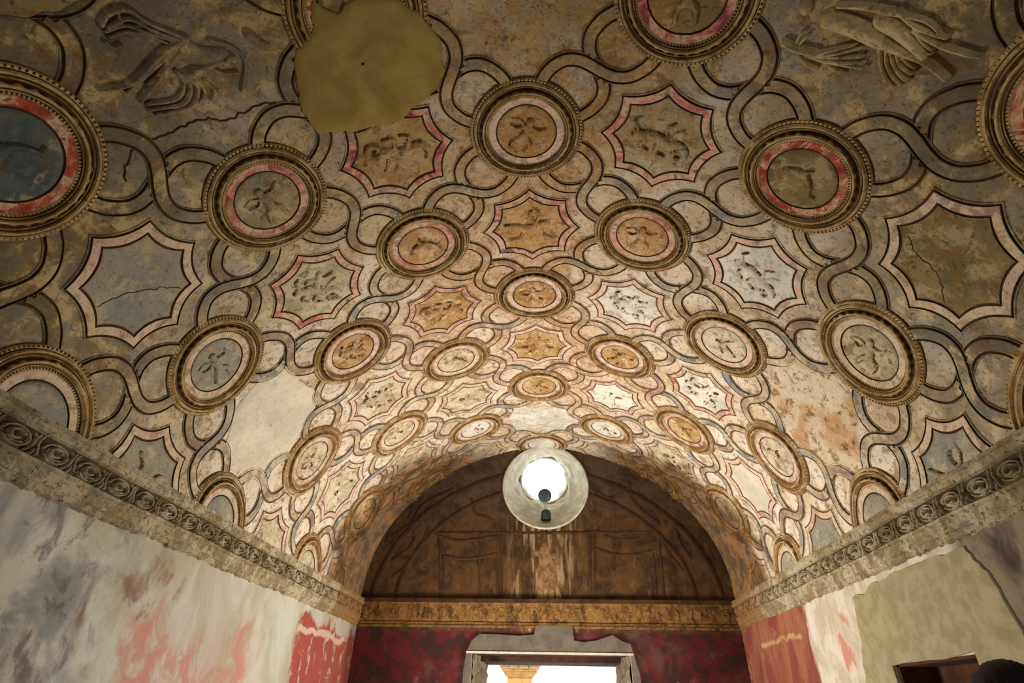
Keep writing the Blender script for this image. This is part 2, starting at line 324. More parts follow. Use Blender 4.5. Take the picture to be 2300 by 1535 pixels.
def slab(name, outline, h0, h1, mats, mapper, parent=None, holes=(), edge=1, inset=None):
    """a thin plate with a ragged outline lying on a surface (top face slot 0, edge slot 1)"""
    loops = [list(outline)] + [list(q) for q in holes]
    flat = [p for l in loops for p in l]
    tri = tessellate_polygon([[Vector((p[0], p[1], 0)) for p in l] for l in loops])
    n = len(flat); fl = np.array(flat)
    v = np.vstack([mapper(fl[:, 0], fl[:, 1], np.full(n, h1)), mapper(fl[:, 0], fl[:, 1], np.full(n, h0))])
    f = [list(t) for t in tri]; fm = [0] * len(f); b = 0
    for l in loops:
        m = len(l)
        for i in range(m): f.append([b + i, b + (i + 1) % m, n + b + (i + 1) % m, n + b + i]); fm.append(edge)
        b += m
    return mesh(name, v, f, mats, parent, fm)
def label(o, text): o['label'] = text; return o
def ragged(pts, n=8, amp=.02, seed=1):
    r = np.random.RandomState(seed); p = np.array(pts, float); p = np.vstack([p, p[:1]]); out = []
    for a, b in zip(p[:-1], p[1:]):
        t = np.linspace(0, 1, n, endpoint=False)[:, None]; out.append(a + (b - a) * t)
    out = np.vstack(out); q = r.randn(len(out), 2); q = (q + np.roll(q, 1, 0) + np.roll(q, -1, 0)) / 1.7
    return out + q * amp

# ------------------------------------------------------------------ the setting
gu = np.linspace(-UM, UM, 291); gy = np.linspace(YB, L, 401)
UU, YY = np.meshgrid(gu, gy)
ceiling = gridmesh('ceiling', np.stack([UU, YY], -1), np.zeros(UU.shape), ['vault_plaster'], np.zeros(400, int), V, None, False, None, True)
ceiling['kind'] = 'structure'; ceiling['label'] = 'barrel vault covered in stained stucco of round medallions and star shaped coffers'
v, f = [], []; box(v, f, (-4.0, YB - .6, ZS + HV + .15), (4.0, L + .6, ZS + HV + .5))
for sx in (-1, 1): box(v, f, (min(sx * 3.3, sx * 4), YB - .6, ZS - .3), (max(sx * 3.3, sx * 4), L + .6, ZS + HV + .15))
roof = mesh('trim_4', v, f, ['roof_mortar']); roof['kind'] = 'structure'
v, f = [], []; box(v, f, (-4, YB - .6, -.2), (4, L + 1.4, 0)); floor = mesh('floor', v, f, ['stone_floor']); floor['kind'] = 'structure'
def sidewall(name, sx, mat, holes):
    v, f = [], []; y0, y1 = YB - .6, L + .6; xa, xb = sx * 3.0, sx * 3.5; lo, hi = min(xa, xb), max(xa, xb)
    cuts = sorted(holes); y = y0
    for (a, b, z0, z1) in cuts:
        box(v, f, (lo, y, 0), (hi, a, ZS - .19))
        if z0 > 0: box(v, f, (lo, a, 0), (hi, b, z0))
        box(v, f, (lo, a, z1), (hi, b, ZS - .19)); y = b
    box(v, f, (lo, y, 0), (hi, y1, ZS - .19))
    o = mesh(name, v, f, [mat]); o['kind'] = 'structure'; return o
wl = sidewall('wall_left', -1, 'left_wall_paint', [(6.25, 7.55, 0, 1.55)])  # the cut is an unseen low doorway, added to let light in
wr = sidewall('wall_right', 1, 'right_wall_paint', [(4.43, 5.53, 1.05, 1.96), (6.25, 7.55, 0, 1.55)])  # niche cut, then an added low doorway for the right-hand lamp
# recess in the right wall
v, f = [], []; box(v, f, (3.30, 4.40, 1.0), (3.34, 5.56, 2.0)); box(v, f, (3.02, 4.43, 1.94), (3.32, 5.53, 1.98)); box(v, f, (3.02, 5.50, 1.05), (3.32, 5.54, 1.96)); box(v, f, (3.02, 4.42, 1.05), (3.32, 4.46, 1.96))
nb = mesh('niche_lining', v, f, ['niche_brown'], wr); label(nb, 'dark brown lining of the small recess')
def RW(y, z, h): y = np.asarray(y, float); return np.stack([3.0 - np.asarray(h, float) + 0 * y, y, np.asarray(z, float) + 0 * y], -1)
out = ragged([(6.25, .4), (6.16, 1.5), (6.07, 1.84), (5.93, 2.25), (5.86, 2.52), (5.5, 2.56), (5.0, 2.57), (4.5, 2.60), (4.12, 2.58), (4.0, 2.4), (3.94, 2.05), (3.9, .4)], 6, .012, 3)
pp = slab('wall_patch', out, 0.0, 0.018, ['khaki_wall_patch', 'pale_edge'], RW, wr, holes=[[(4.45, 1.07), (5.51, 1.07), (5.53, 1.95), (5.2, 1.965), (4.8, 1.95), (4.43, 1.975)]])
label(pp, 'smooth khaki mortar patch with a pale ragged edge')
# back wall with the entrance
v, f = [], []; box(v, f, (-4, YB - .6, 0), (-1.2, YB, 6.2)); box(v, f, (1.2, YB - .6, 0), (4, YB, 6.2)); box(v, f, (-1.2, YB - .6, 2.6), (1.2, YB, 6.2))
wb = mesh('wall_back', v, f, ['khaki_wall_patch']); wb['kind'] = 'structure'

# end wall: lunette round the oculus, and the wall with the doorway
OX, OZ, OR = 0.05, 4.90, 0.725
TH = 160; th = np.linspace(0, 2 * np.pi, TH, endpoint=False)
bx = np.concatenate([np.linspace(-3.3, 3.3, 60), [3.3], (_xs + .12)[::-1], -(_xs + .12)[1:], [-3.3]])
bz = np.concatenate([np.full(60, 2.62), [ZS - .3], (ZS + _zs + .12)[::-1], (ZS + _zs + .12)[1:], [ZS - .3]])
bt = np.arctan2(bz - OZ, bx - OX) % (2 * np.pi); br = np.hypot(bx - OX, bz - OZ); o_ = np.argsort(bt)
rr = np.interp(th, bt[o_], br[o_], period=2 * np.pi)
fr = np.linspace(0, 1, 14)
R2 = OR + (rr[None] - OR) * fr[:, None]
P2 = np.stack([OX + R2 * np.cos(th), OZ + R2 * np.sin(th)], -1)
lun = gridmesh('wall_end', P2, 0.006 * np.sin(P2[..., 0] * 3) * np.cos(P2[..., 1] * 4) * (fr[:, None] > .01), ['end_wall_paint'], np.zeros(13, int), E, None, True, None, True)
lun['kind'] = 'structure'; lun['label'] = 'end wall darkened by soot and painted shade with round window above and doorway below'
DX0, DX1, DZ = -1.115, 1.288, 2.27
v, f = [], []
box(v, f, (-3.4, L, 0), (DX0, L + 1.3, 2.62)); box(v, f, (DX1, L, 0), (3.4, L + 1.3, 2.62)); box(v, f, (DX0, L, DZ), (DX1, L + 1.3, 2.62))
lw = mesh('wall_end', v, f, ['end_wall_paint']); lw['kind'] = 'structure'
# mass of the wall outside the lunette so no light leaks in round the oculus shaft
v, f = [], []
box(v, f, (-4, L + .05, 2.62), (-1.3, L + 1.3, 6.2)); box(v, f, (1.3, L + .05, 2.62), (4, L + 1.3, 6.2)); box(v, f, (-1.3, L + .05, 2.62), (1.3, L + 1.3, 4.05)); box(v, f, (-1.3, L + .05, 6.0), (1.3, L + 1.3, 6.2))
wo = mesh('trim_5', v, f, ['roof_mortar']); wo['kind'] = 'structure'
# oculus shaft, a funnel that climbs outward
rim0 = (OX, OZ, OR); rim1 = (0.022, 5.395, 0.425); D1 = 1.05
v = []; NS = 96; ta = np.linspace(0, 2 * np.pi, NS, endpoint=False); rows = []
for q, t in enumerate(np.linspace(0, 1, 14)):
    cx_ = rim0[0] + (rim1[0] - rim0[0]) * t; cz_ = rim0[1] + (rim1[1] - rim0[1]) * t; r_ = rim0[2] + (rim1[2] - rim0[2]) * t
    wv = (.012 * np.sin(3 * ta + 5 * t) + .012 * np.sin(7 * ta - 9 * t) + .008 * np.sin(13 * ta + 21 * t)) * (.3 + t)
    rows.append(np.stack([cx_ + (r_ + wv) * np.cos(ta), np.full(NS, L - .02 + t * D1), cz_ + (r_ + wv) * np.sin(ta)], -1))
# rounded lip proud of the lunette
lip = []
for a_ in np.linspace(0, np.pi, 6):
    lip.append(np.stack([OX + (OR + .0 + .022 * (1 - math.cos(a_))) * np.cos(ta), np.full(NS, L - .02 - .02 * math.sin(a_)), OZ + (OR + .022 * (1 - math.cos(a_))) * np.sin(ta)], -1))
rows = lip[::-1] + rows[1:]
# outer face ring of the shaft
rows.append(np.stack([.022 + 1.35 * np.cos(ta), np.full(NS, L + 1.05), 5.395 + 1.35 * np.sin(ta)], -1))
VV = np.vstack(rows); idx = np.arange(len(VV)).reshape(-1, NS); nx = np.roll(idx, -1, 1)
F = np.stack([idx[:-1], idx[1:], nx[1:], nx[:-1]], -1).reshape(-1, 4)
oc = mesh('window_1', VV, F, ['oculus_plaster'], None, None, True); oc['kind'] = 'structure'; oc['label'] = 'round funnel shaped window shaft of pale plaster high in the end wall'
# raised ring where the shaft narrows
rr_ = []
for a_ in np.linspace(0, 2 * np.pi, 9)[:-1]:
    t = .86 + .03 * math.cos(a_); rr0 = .47 + .02 * math.sin(a_)
    rr_.append(np.stack([.026 + rr0 * np.cos(ta), np.full(NS, L + t * D1 - .0), 5.33 + rr0 * np.sin(ta)], -1))
VV = np.vstack(rr_); idx = np.arange(len(VV)).reshape(-1, NS); idx = np.vstack([idx, idx[:1]]); nx = np.roll(idx, -1, 1)
mesh('shaft_ring', VV, np.stack([idx[:-1], idx[1:], nx[1:], nx[:-1]], -1).reshape(-1, 4), ['pale_edge'], oc, None, True)

# doorway: soffit, jambs, mortar patch
v, f = [], []
box(v, f, (DX0, L + .45, DZ - .075), (DX1, L + 1.32, DZ + .02))
sf = mesh('door_lintel', v, f, ['lunette_line']); sf['kind'] = 'structure'; sf.name = 'door_1'; sf['label'] = 'deep doorway in the end wall under a flat lintel'
def ED(y, z, s): return None
for sx, x0, x1 in ((-1, DX0, -1.02), (1, 1.19, DX1)):
    yy = np.linspace(L + .02, L + 1.33, 16); zz = np.linspace(0, DZ, 30); YYj, ZZj = np.meshgrid(yy, zz)
    base = x1 if sx < 0 else x0
    hh = rng.rand(*YYj.shape) * .05
    Xj = (base - .09 * sx * -1 * 0) + (-(YYj - L) * 0) + (hh if sx < 0 else -hh) * 0
    Xj = (DX0 + (x1 - DX0) * np.clip((YYj - L) / .5, 0, 1) + hh - .02) if sx < 0 else (DX1 - (DX1 - x0) * np.clip((YYj - L) / .5, 0, 1) - hh + .02)
    VV = np.stack([Xj, YYj, ZZj], -1).reshape(-1, 3); idx = np.arange(len(VV)).reshape(30, 16)
    mesh('jamb', VV, np.stack([idx[:-1, :-1], idx[:-1, 1:], idx[1:, 1:], idx[1:, :-1]], -1).reshape(-1, 4), ['rough_jamb'], sf)
top = [(-1.23, 0.3), (-1.236, 2.03), (-1.20, 2.29), (-1.13, 2.44), (-1.011, 2.536), (-.7, 2.53), (-.4, 2.515), (-.161, 2.535), (-.133, 2.669), (.424, 2.675), (.45, 2.46), (.6, 2.44), (.796, 2.466), (1.039, 2.541), (1.18, 2.46), (1.299, 2.424), (1.345, 2.25), (1.40, 2.02), (1.43, .3), (DX1, .3), (DX1, DZ), (DX0, DZ), (DX0, .3)]
dp = slab('mortar_surround', top, 0.0, 0.05, ['door_mortar', 'pale_edge'], E, lw); label(dp, 'grey mortar surround with a pale stepped edge over the doorway')
v, f = [], []; box(v, f, (-1.20, L - .075, DZ - .0), (1.33, L - .045, DZ + .028)); label(mesh('drip_edge', v, f, ['pale_edge'], lw), 'pale straight edge above the doorway')

# ------------------------------------------------------------------ cornices
CP = [(3.02, .0, 1), (3.025, .09, 0), (2.995, .10, 0), (2.99, .088, 0), (2.945, .085, 0), (2.935, .062, 1), (2.90, .046, 1), (2.80, .038, 1), (2.795, .058, 0), (2.775, .060, 0), (2.765, .045, 0), (2.69, .040, 0), (2.68, .030, 0), (2.64, .026, 0), (2.625, .0, 0)]
def cornice(name, sx):
    ys = np.linspace(YB, L, 300); zs = np.array([p[0] for p in CP]); ds = np.array([p[1] for p in CP])
    YYc, ZZc = np.meshgrid(ys, zs); DD = np.repeat(ds[:, None], len(ys), 1); nz = .004 * np.sin(YYc * 3.1) + .003 * np.sin(YYc * 7.7 + 2)
    edge = (rng.randn(*DD.shape) * .0022)
    rag = np.convolve(rng.rand(len(ys)) > .86, np.ones(3) / 3, 'same')
    DD[11:14] -= rag * np.array([.014, .022, .02])[:, None]; ZZc = ZZc.copy(); ZZc[12:] += (rng.rand(len(ys)) * .018 + rag * .02)[None]
    VV = np.stack([sx * (S - DD - edge), YYc, ZZc + nz], -1).reshape(-1, 3); idx = np.arange(len(VV)).reshape(DD.shape)
    F = np.stack([idx[:-1, :-1], idx[:-1, 1:], idx[1:, 1:], idx[1:, :-1]], -1).reshape(-1, 4)
    o = mesh(name, VV, F, ['cornice_plaster', 'frieze_ground'], None, np.repeat([p[2] for p in CP[:-1]], len(ys) - 1)); o['kind'] = 'structure'; return o
cl = cornice('trim_1', -1); cl['label'] = 'stucco cornice along the left wall with a scroll frieze'
cr = cornice('trim_2', 1); cr['label'] = 'stucco cornice along the right wall with a scroll frieze'
xs_ = np.linspace(-2.97, 2.97, 120)
EP = [(3.03, .0), (3.03, .10), (2.985, .105), (2.975, .05), (2.955, .04), (2.70, .034), (2.695, .055), (2.665, .06), (2.655, .03), (2.63, .028), (2.62, 0)]
XXc, ZZc = np.meshgrid(xs_, [p[0] for p in EP]); DD = np.repeat(np.array([p[1] for p in EP])[:, None], len(xs_), 1) + rng.randn(*XXc.shape) * .002
VV = np.stack([XXc, L - DD, ZZc], -1).reshape(-1, 3); idx = np.arange(len(VV)).reshape(XXc.shape)
ce = mesh('trim_3', VV, np.stack([idx[:-1, :-1], idx[1:, :-1], idx[1:, 1:], idx[:-1, 1:]], -1).reshape(-1, 4), ['end_cornice_plaster', 'dirt_dark'], None, np.repeat([1, 1, 1, 0, 0, 0, 0, 1, 0, 0], len(xs_) - 1)); ce['kind'] = 'structure'; ce['label'] = 'brown stucco cornice across the end wall'

# ---- low relief from tapered strokes
def relief_h(PX, PY, strokes):
    H = np.zeros(PX.shape)
    for (x1, y1, r1, x2, y2, r2, ht) in strokes:
        dx, dy = x2 - x1, y2 - y1; t = np.clip(((PX - x1) * dx + (PY - y1) * dy) / (dx * dx + dy * dy + 1e-9), 0, 1)
        r = r1 + (r2 - r1) * t; d = np.hypot(PX - x1 - t * dx, PY - y1 - t * dy)
        q = np.clip(1 - (d / r) ** 2, 0, 1) ** .6 * ht
        H = np.maximum(H, q)
    return H
def curve(pts, r0, r1, ht, n=5):
    c = catmull(pts, n); m = len(c) - 1
    return [(c[i][0], c[i][1], r0 + (r1 - r0) * i / m, c[i + 1][0], c[i + 1][1], r0 + (r1 - r0) * (i + 1) / m, ht) for i in range(m)]
def relief(name, strokes, cx, cy, sx, sy, rot, mapper, base, amp, mats, parent, N=44, fm_thr=None, ext=1.05):
    a = np.linspace(-ext, ext, N); PX, PY = np.meshgrid(a, a); H = relief_h(PX, PY, strokes)
    c, s = math.cos(rot), math.sin(rot); QX = cx + (c * PX - s * PY) * sx; QY = cy + (s * PX + c * PY) * sy
    idx = np.arange(N * N).reshape(N, N); f = np.stack([idx[:-1, :-1], idx[:-1, 1:], idx[1:, 1:], idx[1:, :-1]], -1).reshape(-1, 4)
    Hf = H.reshape(-1); k = (Hf[f].max(1) > 1e-4); f = f[k]
    bl = np.sin(QX.reshape(-1) * 37 + 1.3) * np.sin(QY.reshape(-1) * 31 + .4)
    fm = ((Hf[f].min(1) <= 1e-4) & (bl[f].mean(1) > .05)).astype(int) if len(mats) > 1 else np.zeros(len(f), int)
    v = mapper(QX.reshape(-1), QY.reshape(-1), np.where(Hf > 1e-4, base + Hf * amp, base - .006))
    if len(f) == 0: return None
    v, f, fm = compact(v, f, fm); return mesh(name, v, f, mats, parent, fm, True)

# scroll ornaments on both side cornices, one shared shape
sc = []
sc += curve([(.0 + .62 * math.cos(a_) - .25, .78 * math.sin(a_)) for a_ in np.linspace(-2.6, 3.0, 12)], .085, .085, .8, 4)
sc += curve([(-.25 + (.42 - .05 * i) * math.cos(1.0 * i + .6), (.55 - .06 * i) * math.sin(1.0 * i + .6)) for i in range(6)], .09, .14, 1, 4)
sc += curve([(.34, -.85), (.56, -.3), (.60, .3), (.72, .85)], .06, .09, .9, 4)
sc += curve([(.95, -.8), (.86, -.2), (.80, .3), (.92, .9)], .05, .08, .8, 4)
sc += curve([(.45, .85), (.62, .55), (.58, .35)], .05, .09, .7, 3) + curve([(.66, -.9), (.74, -.55), (.70, -.2)], .08, .04, .7, 3)
sc += curve([(-.6, -.3), (-.25, -.55), (.1, -.4)], .06, .09, .8, 3) + curve([(-.5, .3), (-.2, .5), (.05, .3)], .05, .08, .8, 3)
a = np.linspace(-1, 1, 56); b = np.linspace(-1, 1, 32); PX, PY = np.meshgrid(a, b); H = relief_h(PX, PY, sc)
idx = np.arange(PX.size).reshape(PX.shape); F = np.stack([idx[:-1, :-1], idx[:-1, 1:], idx[1:, 1:], idx[1:, :-1]], -1).reshape(-1, 4)
Hf = H.reshape(-1); F = F[Hf[F].max(1) > 1e-3]
SP = 0.30
sv = np.stack([Hf * .036 - .012 * (Hf < 1e-3), PX.reshape(-1) * SP / 2, PY.reshape(-1) * .068], -1); used = np.unique(F); mp = np.full(len(sv), -1); mp[used] = np.arange(len(used))
sme = bpy.data.meshes.new('scroll_ornament'); sme.from_pydata(sv[used].tolist(), [], mp[F].tolist()); sme.materials.append(MAT['cornice_plaster']); sme.polygons.foreach_set('use_smooth', np.ones(len(sme.polygons), bool))
for par, sx in ((cl, -1), (cr, 1)):
    y = 1.55
    while y < L - .12:
        o = bpy.data.objects.new('scroll_ornament', sme); COL.objects.link(o); o.parent = par
        o.location = (sx * (S - .040), y, 2.865 + .004 * math.sin(y * 3.1)); o.rotation_euler = (0, math.radians(0), 0 if sx < 0 else math.pi)
        y += SP
# small figure panels along the end cornice
x = -2.8; k = 0
while x < 2.8:
    wd = .16 + .05 * random.random(); st = []
    for q in range(3):
        bx_ = random.uniform(-.7, .7); st += curve([(bx_, -.8), (bx_ + random.uniform(-.2, .2), 0), (bx_ + random.uniform(-.2, .2), .75)], .16, .12, .9, 3) + curve([(bx_, .2), (bx_ + random.uniform(-.5, .5), random.uniform(-.4, .6))], .1, .07, .7, 3)
    relief('frieze_figure', st, x, 2.83, wd, .10, 0, E, .034, .02, ['end_cornice_plaster'], ce, 26); x += wd * 2 + .06; k += 1

# ------------------------------------------------------------------ stucco lattice on the vault
patches = {}
def px(l): return [(i * A, Y0 + k * B) for i, k in l]
P1 = ragged(px([(-1.24, -1.12), (-1.16, -1.06), (-1.10, -1.03), (-.98, -1.08), (-.75, -1.05), (-.63, -.95), (-.54, -.76), (-.53, -.57), (-.60, -.44), (-.74, -.35), (-.90, -.27), (-1.06, -.25), (-1.26, -.27), (-1.47, -.35), (-1.52, -.5), (-1.49, -.69), (-1.41, -.86), (-1.36, -.95), (-1.26, -1.0)]), 4, .010, 5)
P2_ = ragged(px([(-2.55, 1.62), (-2.72, 1.50), (-3.1, 1.50), (-3.42, 1.7), (-3.5, 2.0), (-3.62, 2.3), (-3.5, 2.62), (-3.2, 2.56), (-2.75, 2.50), (-2.52, 2.30), (-2.55, 1.95)]), 5, .02, 6)
P3 = ragged(px([(2.52, 1.62), (2.75, 1.5), (3.1, 1.48), (3.3, 1.62), (3.52, 1.9), (3.55, 2.2), (3.45, 2.45), (3.15, 2.56), (2.8, 2.52), (2.60, 2.3), (2.5, 1.95)]), 5, .02, 7)
P4 = ragged(px([(-.42, 4.72), (0, 4.62), (.42, 4.7), (.5, 5.0), (.4, 5.35), (0, 5.42), (-.4, 5.35), (-.5, 5.0)]), 5, .02, 8)
P5 = ragged(px([(-.42, -1.5), (.3, -1.55), (.5, -1.2), (.45, -.75), (.1, -.62), (-.3, -.66), (-.5, -1.0)]), 4, .02, 9)
cutpoly = [P1]
def outside(c):
    k = (np.abs(c[:, 0]) < UM - .01) & (c[:, 1] < L) & (c[:, 1] > YB)
    for p in cutpoly: k &= ~inpoly(c, p)
    return k
LABELS_M = {}
# medallions ---------------------------------------------------------------
LP = A   # lattice unit used for radii
# radius (lattice units), height (m), kind: 0 ochre 1 dirt
MP = [(.431, -.004, 1), (.429, .012, 0), (.424, .016, 0), (.421, .024, 2), (.409, .026, 2), (.404, .010, 1), (.397, .012, 6), (.393, .034, 6), (.387, .042, 6), (.380, .036, 0), (.376, .022, 1), (.368, .020, 0), (.364, .030, 0), (.359, .024, 1), (.347, .014, 5),
      (.341, .038, 5), (.335, .050, 6), (.328, .054, 6), (.322, .048, 0), (.318, .032, 1), (.311, .032, 6), (.307, .042, 0), (.303, .034, 1), (.300, .026, 4), (.289, .028, 4), (.285, .016, 1)]
def medallion(i, k, pink, field, fig, lab=None, big=True, rot=0.0, ochre='gilded_ochre'):
    cu, cy = i * A, Y0 + k * B
    ns = 288 if k <= 2 else 192
    nb = 96 if k <= 2 else 64
    ja = rng.randn(4) * .004
    tt = np.linspace(0, 2 * np.pi, ns, endpoint=False); ph = np.arange(ns)
    per = ns // nb
    rad = np.array([p[0] for p in MP]); hh = np.array([p[1] for p in MP])
    wobr = 1 + ja[0] * np.sin(2 * tt + ja[1] * 300) + ja[2] * .7 * np.sin(3 * tt)
    R_ = rad[:, None] * LP * wobr[None]; Hh = np.repeat(hh[:, None], ns, 1)
    bead = np.where(ph % per == 0, 0, 1.0)
    egg = .5 + .5 * np.cos(2 * np.pi * ph / (per * 2))
    chip = np.clip(np.interp(tt, np.linspace(0, 2 * np.pi, 24), rng.rand(24)) * 2.2, .25, 1)
    for r, p in enumerate(MP):
        if p[2] == 2: Hh[r] -= (1 - bead) * .009 * chip
        if p[2] == 4: Hh[r] -= (1 - bead) * .010 * chip
        if p[2] == 3: Hh[r] -= (1 - egg) * .020 * chip
    wave = (.5 + .5 * np.cos(2 * np.pi * ph / (per * 3))) * (.5 + .8 * np.interp(tt, np.linspace(0, 2 * np.pi, 40), rng.rand(40)))
    for r, p in enumerate(MP):
        if p[2] == 5: R_[r] += (wave - .5) * .012 * LP; Hh[r] += (wave - .5) * .008
    P = np.stack([cu + R_ * np.cos(tt), cy + R_ * np.sin(tt)], -1)
    seg = []
    for p in MP[:-1]: seg.append(np.full(ns, {1: 1, 6: 2, 2: 2, 4: 2}.get(p[2], 0)))
    seg = np.array(seg)
    for r, p in enumerate(MP[:-1]):
        if p[2] == 5: seg[r] = 1 if MP[r + 1][2] == 5 else 0
        if p[2] in (2, 4) and MP[r + 1][2] == p[2]: seg[r] = np.where(bead == 0, 1, 2)
    cc = V([cu], [cy], [0.0])[0]
    m = gridmesh('stucco_medallion', P, Hh, [ochre, 'dirt_dark' if k < 3 else 'dirt', 'moulding_tan'], seg, V, ceiling, True, outside, True, cc)
    if m is None: return None
    rp = np.array([.285, .283, .272, .258, .240, .233]); hp = np.array([.018, .021, .018, .016, .017, .018])
    t2 = tt[::2]; w2 = wobr[::2]
    P = np.stack([cu + rp[:, None] * LP * w2 * np.cos(t2), cy + rp[:, None] * LP * w2 * np.sin(t2)], -1)
    gridmesh('painted_ring', P, np.repeat(hp[:, None], len(t2), 1), [pink], np.zeros(5, int), V, m, True, outside, True)
    rp = np.array([.233, .2315, .2235, .222, .19, .15, .10, .05, .002]); hp = np.array([.018, .008, .008, .014, .015, .016, .016, .016, .016])
    P = np.stack([cu + rp[:, None] * LP * np.cos(t2), cy + rp[:, None] * LP * np.sin(t2)], -1)
    gridmesh('roundel', P, np.repeat(hp[:, None], len(t2), 1), [field, 'dirt_dark'], [1, 1, 1, 0, 0, 0, 0, 0], V, m, True, outside, True)
    if fig is not None:
        relief('relief_figure', fig, cu, cy, .20 * LP, .20 * LP, rot, V, .015, .034, [field, 'dirt'], m, 56 if k < 3 else 34)
    if lab: m['label'] = lab
    return m
# figures, drawn with the head towards the entrance (-y) unless turned
def putto(seed):
    r = random.Random(seed); j = lambda v: v + r.uniform(-.06, .06)
    s = [(0, -.5, .15, 0, -.45, .14, 1)]
    s += curve([(0, -.32), (.02, 0), (j(-.02), .2)], .16, .18, 1, 4)
    s += curve([(.02, .2), (j(.25), .45), (j(.2), .8)], .13, .07, .9, 4) + curve([(-.05, .2), (j(-.28), .42), (j(-.42), .72)], .13, .07, .9, 4)
    s += curve([(.1, -.28), (j(.4), -.25), (j(.62), j(-.42))], .08, .05, .8, 4) + curve([(-.1, -.28), (j(-.35), -.1), (j(-.6), j(-.2))], .08, .05, .8, 4)
    s += curve([(-.1, -.2), (-.4, -.45), (-.7, -.4)], .07, .03, .5, 3); return s
def seagoat():
    s = curve([(-.55, -.05), (-.25, -.08), (.05, .02), (.25, .15)], .13, .17, 1, 5) + [(-.62, -.12, .11, -.72, -.02, .07, 1)]
    s += curve([(-.6, -.2), (-.7, -.42), (-.6, -.55)], .04, .02, .8, 3)
    s += curve([(.25, .15), (.5, .1), (.68, .28), (.6, .5), (.4, .48), (.38, .34), (.5, .3)], .14, .04, .9, 5)
    s += curve([(-.3, 0), (-.5, .25), (-.3, .4)], .06, .04, .8, 4) + curve([(.0, .1), (-.1, .4), (.15, .5)], .07, .04, .8, 4)
    s += curve([(.2, .0), (.1, -.3), (.3, -.5)], .05, .03, .6, 4) + curve([(.25, 0), (.4, -.25), (.55, -.35)], .05, .03, .6, 4); return s
def dolphin():
    s = curve([(-.65, .1), (-.4, -.15), (0, -.22), (.35, -.02), (.55, .3)], .09, .07, 1, 6) + [(-.55, .02, .13, -.3, -.12, .16, 1), (-.3, -.12, .16, 0, -.2, .14, 1)]
    s += curve([(.55, .3), (.75, .2)], .06, .03, .8, 3) + curve([(.55, .3), (.6, .55)], .06, .03, .8, 3) + curve([(-.1, -.3), (.05, -.5)], .06, .03, .7, 3); return s
def rider(seed):
    r = random.Random(seed); s = seagoat(); s += curve([(-.05, -.05), (-.02, -.35), (.02, -.5)], .11, .1, 1, 4) + [(.03, -.62, .1, .03, -.6, .1, 1)]
    s += curve([(0, -.4), (.3, -.5), (.45, -.62)], .05, .03, .8, 3) + curve([(0, -.38), (-.3, -.42), (-.42, -.3)], .05, .03, .8, 3); return s
def bird():
    return [(0, 0, .16, .2, .1, .12, 1)] + curve([(.2, .1), (.5, .25), (.7, .4)], .1, .04, .8, 3) + curve([(0, 0), (-.25, -.12), (-.4, -.1)], .09, .06, .9, 3) + curve([(0, .0), (.1, -.35), (.35, -.55)], .09, .03, .7, 3) + curve([(0, .05), (-.05, .4), (.1, .6)], .05, .03, .6, 3)
R = math.radians
med = [
 (0, 0, 'pale_pink_paint', 'ochre_field', putto(1), 'medallion with a pale pink ring and a worn ochre centre'),
 (0, 2, 'pale_pink_paint', 'ochre_field', putto(2), None), (0, 4, 'faded_pink_paint', 'ochre_field', bird(), None), (0, 6, 'pale_pink_paint', 'white_field', None, None),
 (-1, 1, 'pink_paint', 'ochre_field', dolphin(), None), (1, 1, 'pink_paint', 'ochre_field', putto(3), 'medallion with a pink ring round an orange ochre centre'),
 (-1, 3, 'pale_pink_paint', 'cream_field', dolphin(), None), (1, 3, 'pale_pink_paint', 'ochre_field', putto(8), None),
 (-1, 5, 'pale_pink_paint', 'white_field', bird(), None), (1, 5, 'faded_pink_paint', 'white_field', bird(), None),
 (-2, 0, 'purple_paint', 'cream_field', putto(4), 'medallion with a purple red ring and a pale winged child'), (2, 0, 'red_paint', 'olive_field', dolphin(), 'medallion with a bright red ring and an olive centre'),
 (-2, 2, 'pale_pink_paint', 'ochre_field', rider(1), None), (2, 2, 'pale_pink_paint', 'cream_field', bird(), None),
 (-2, 4, 'pale_pink_paint', 'cream_field', bird(), None), (2, 4, 'pink_paint', 'ochre_field', bird(), 'medallion with a reddish ring and peach centre'),
 (-2, 6, 'faded_pink_paint', 'ochre_field', None, None), (2, 6, 'red_paint', 'blue_field', bird(), 'medallion with a blue black centre ringed in red'),
 (-3, 1, 'faded_pink_paint', 'grey_field', putto(5), None), (3, 1, 'faded_pink_paint', 'cream_field', putto(6), None),
 (-3, 3, 'faded_pink_paint', 'cream_field', putto(7), None), (3, 3, 'pale_pink_paint', 'cream_field', dolphin(), None),
 (-3, 5, 'faded_pink_paint', 'ochre_field', bird(), None), (3, 5, 'faded_pink_paint', 'cream_field', bird(), None),
 (-4, 0, 'faded_pink_paint', 'grey_field', None, None), (4, 0, 'faded_pink_paint', 'blue_field', None, None),
 (-4, 2, 'faded_pink_paint', 'grey_field', None, None), (4, 2, 'faded_pink_paint', 'grey_field', None, None),
 (-4, 4, 'faded_pink_paint', 'cream_field', None, None), (4, 4, 'faded_pink_paint', 'grey_field', None, None),
 (-3, -1, 'red_paint', 'blue_field', dolphin(), 'medallion with a dark red ring round a slate blue field'), (3, -1, 'red_paint', 'olive_field', putto(9), None),
 (-1, -1, 'red_paint', 'ochre_field', None, 'remains of a medallion rim round the mortar patch'), (1, -1, 'purple_paint', 'ochre_field', putto(10), 'medallion with a crimson ring at the top of the view'),
 (-2, -2, 'faded_pink_paint', 'olive_field', putto(11), None), (2, -2, 'faded_pink_paint', 'olive_field', putto(12), None), (0, -2, 'pink_paint', 'ochre_field', putto(13), None),
]
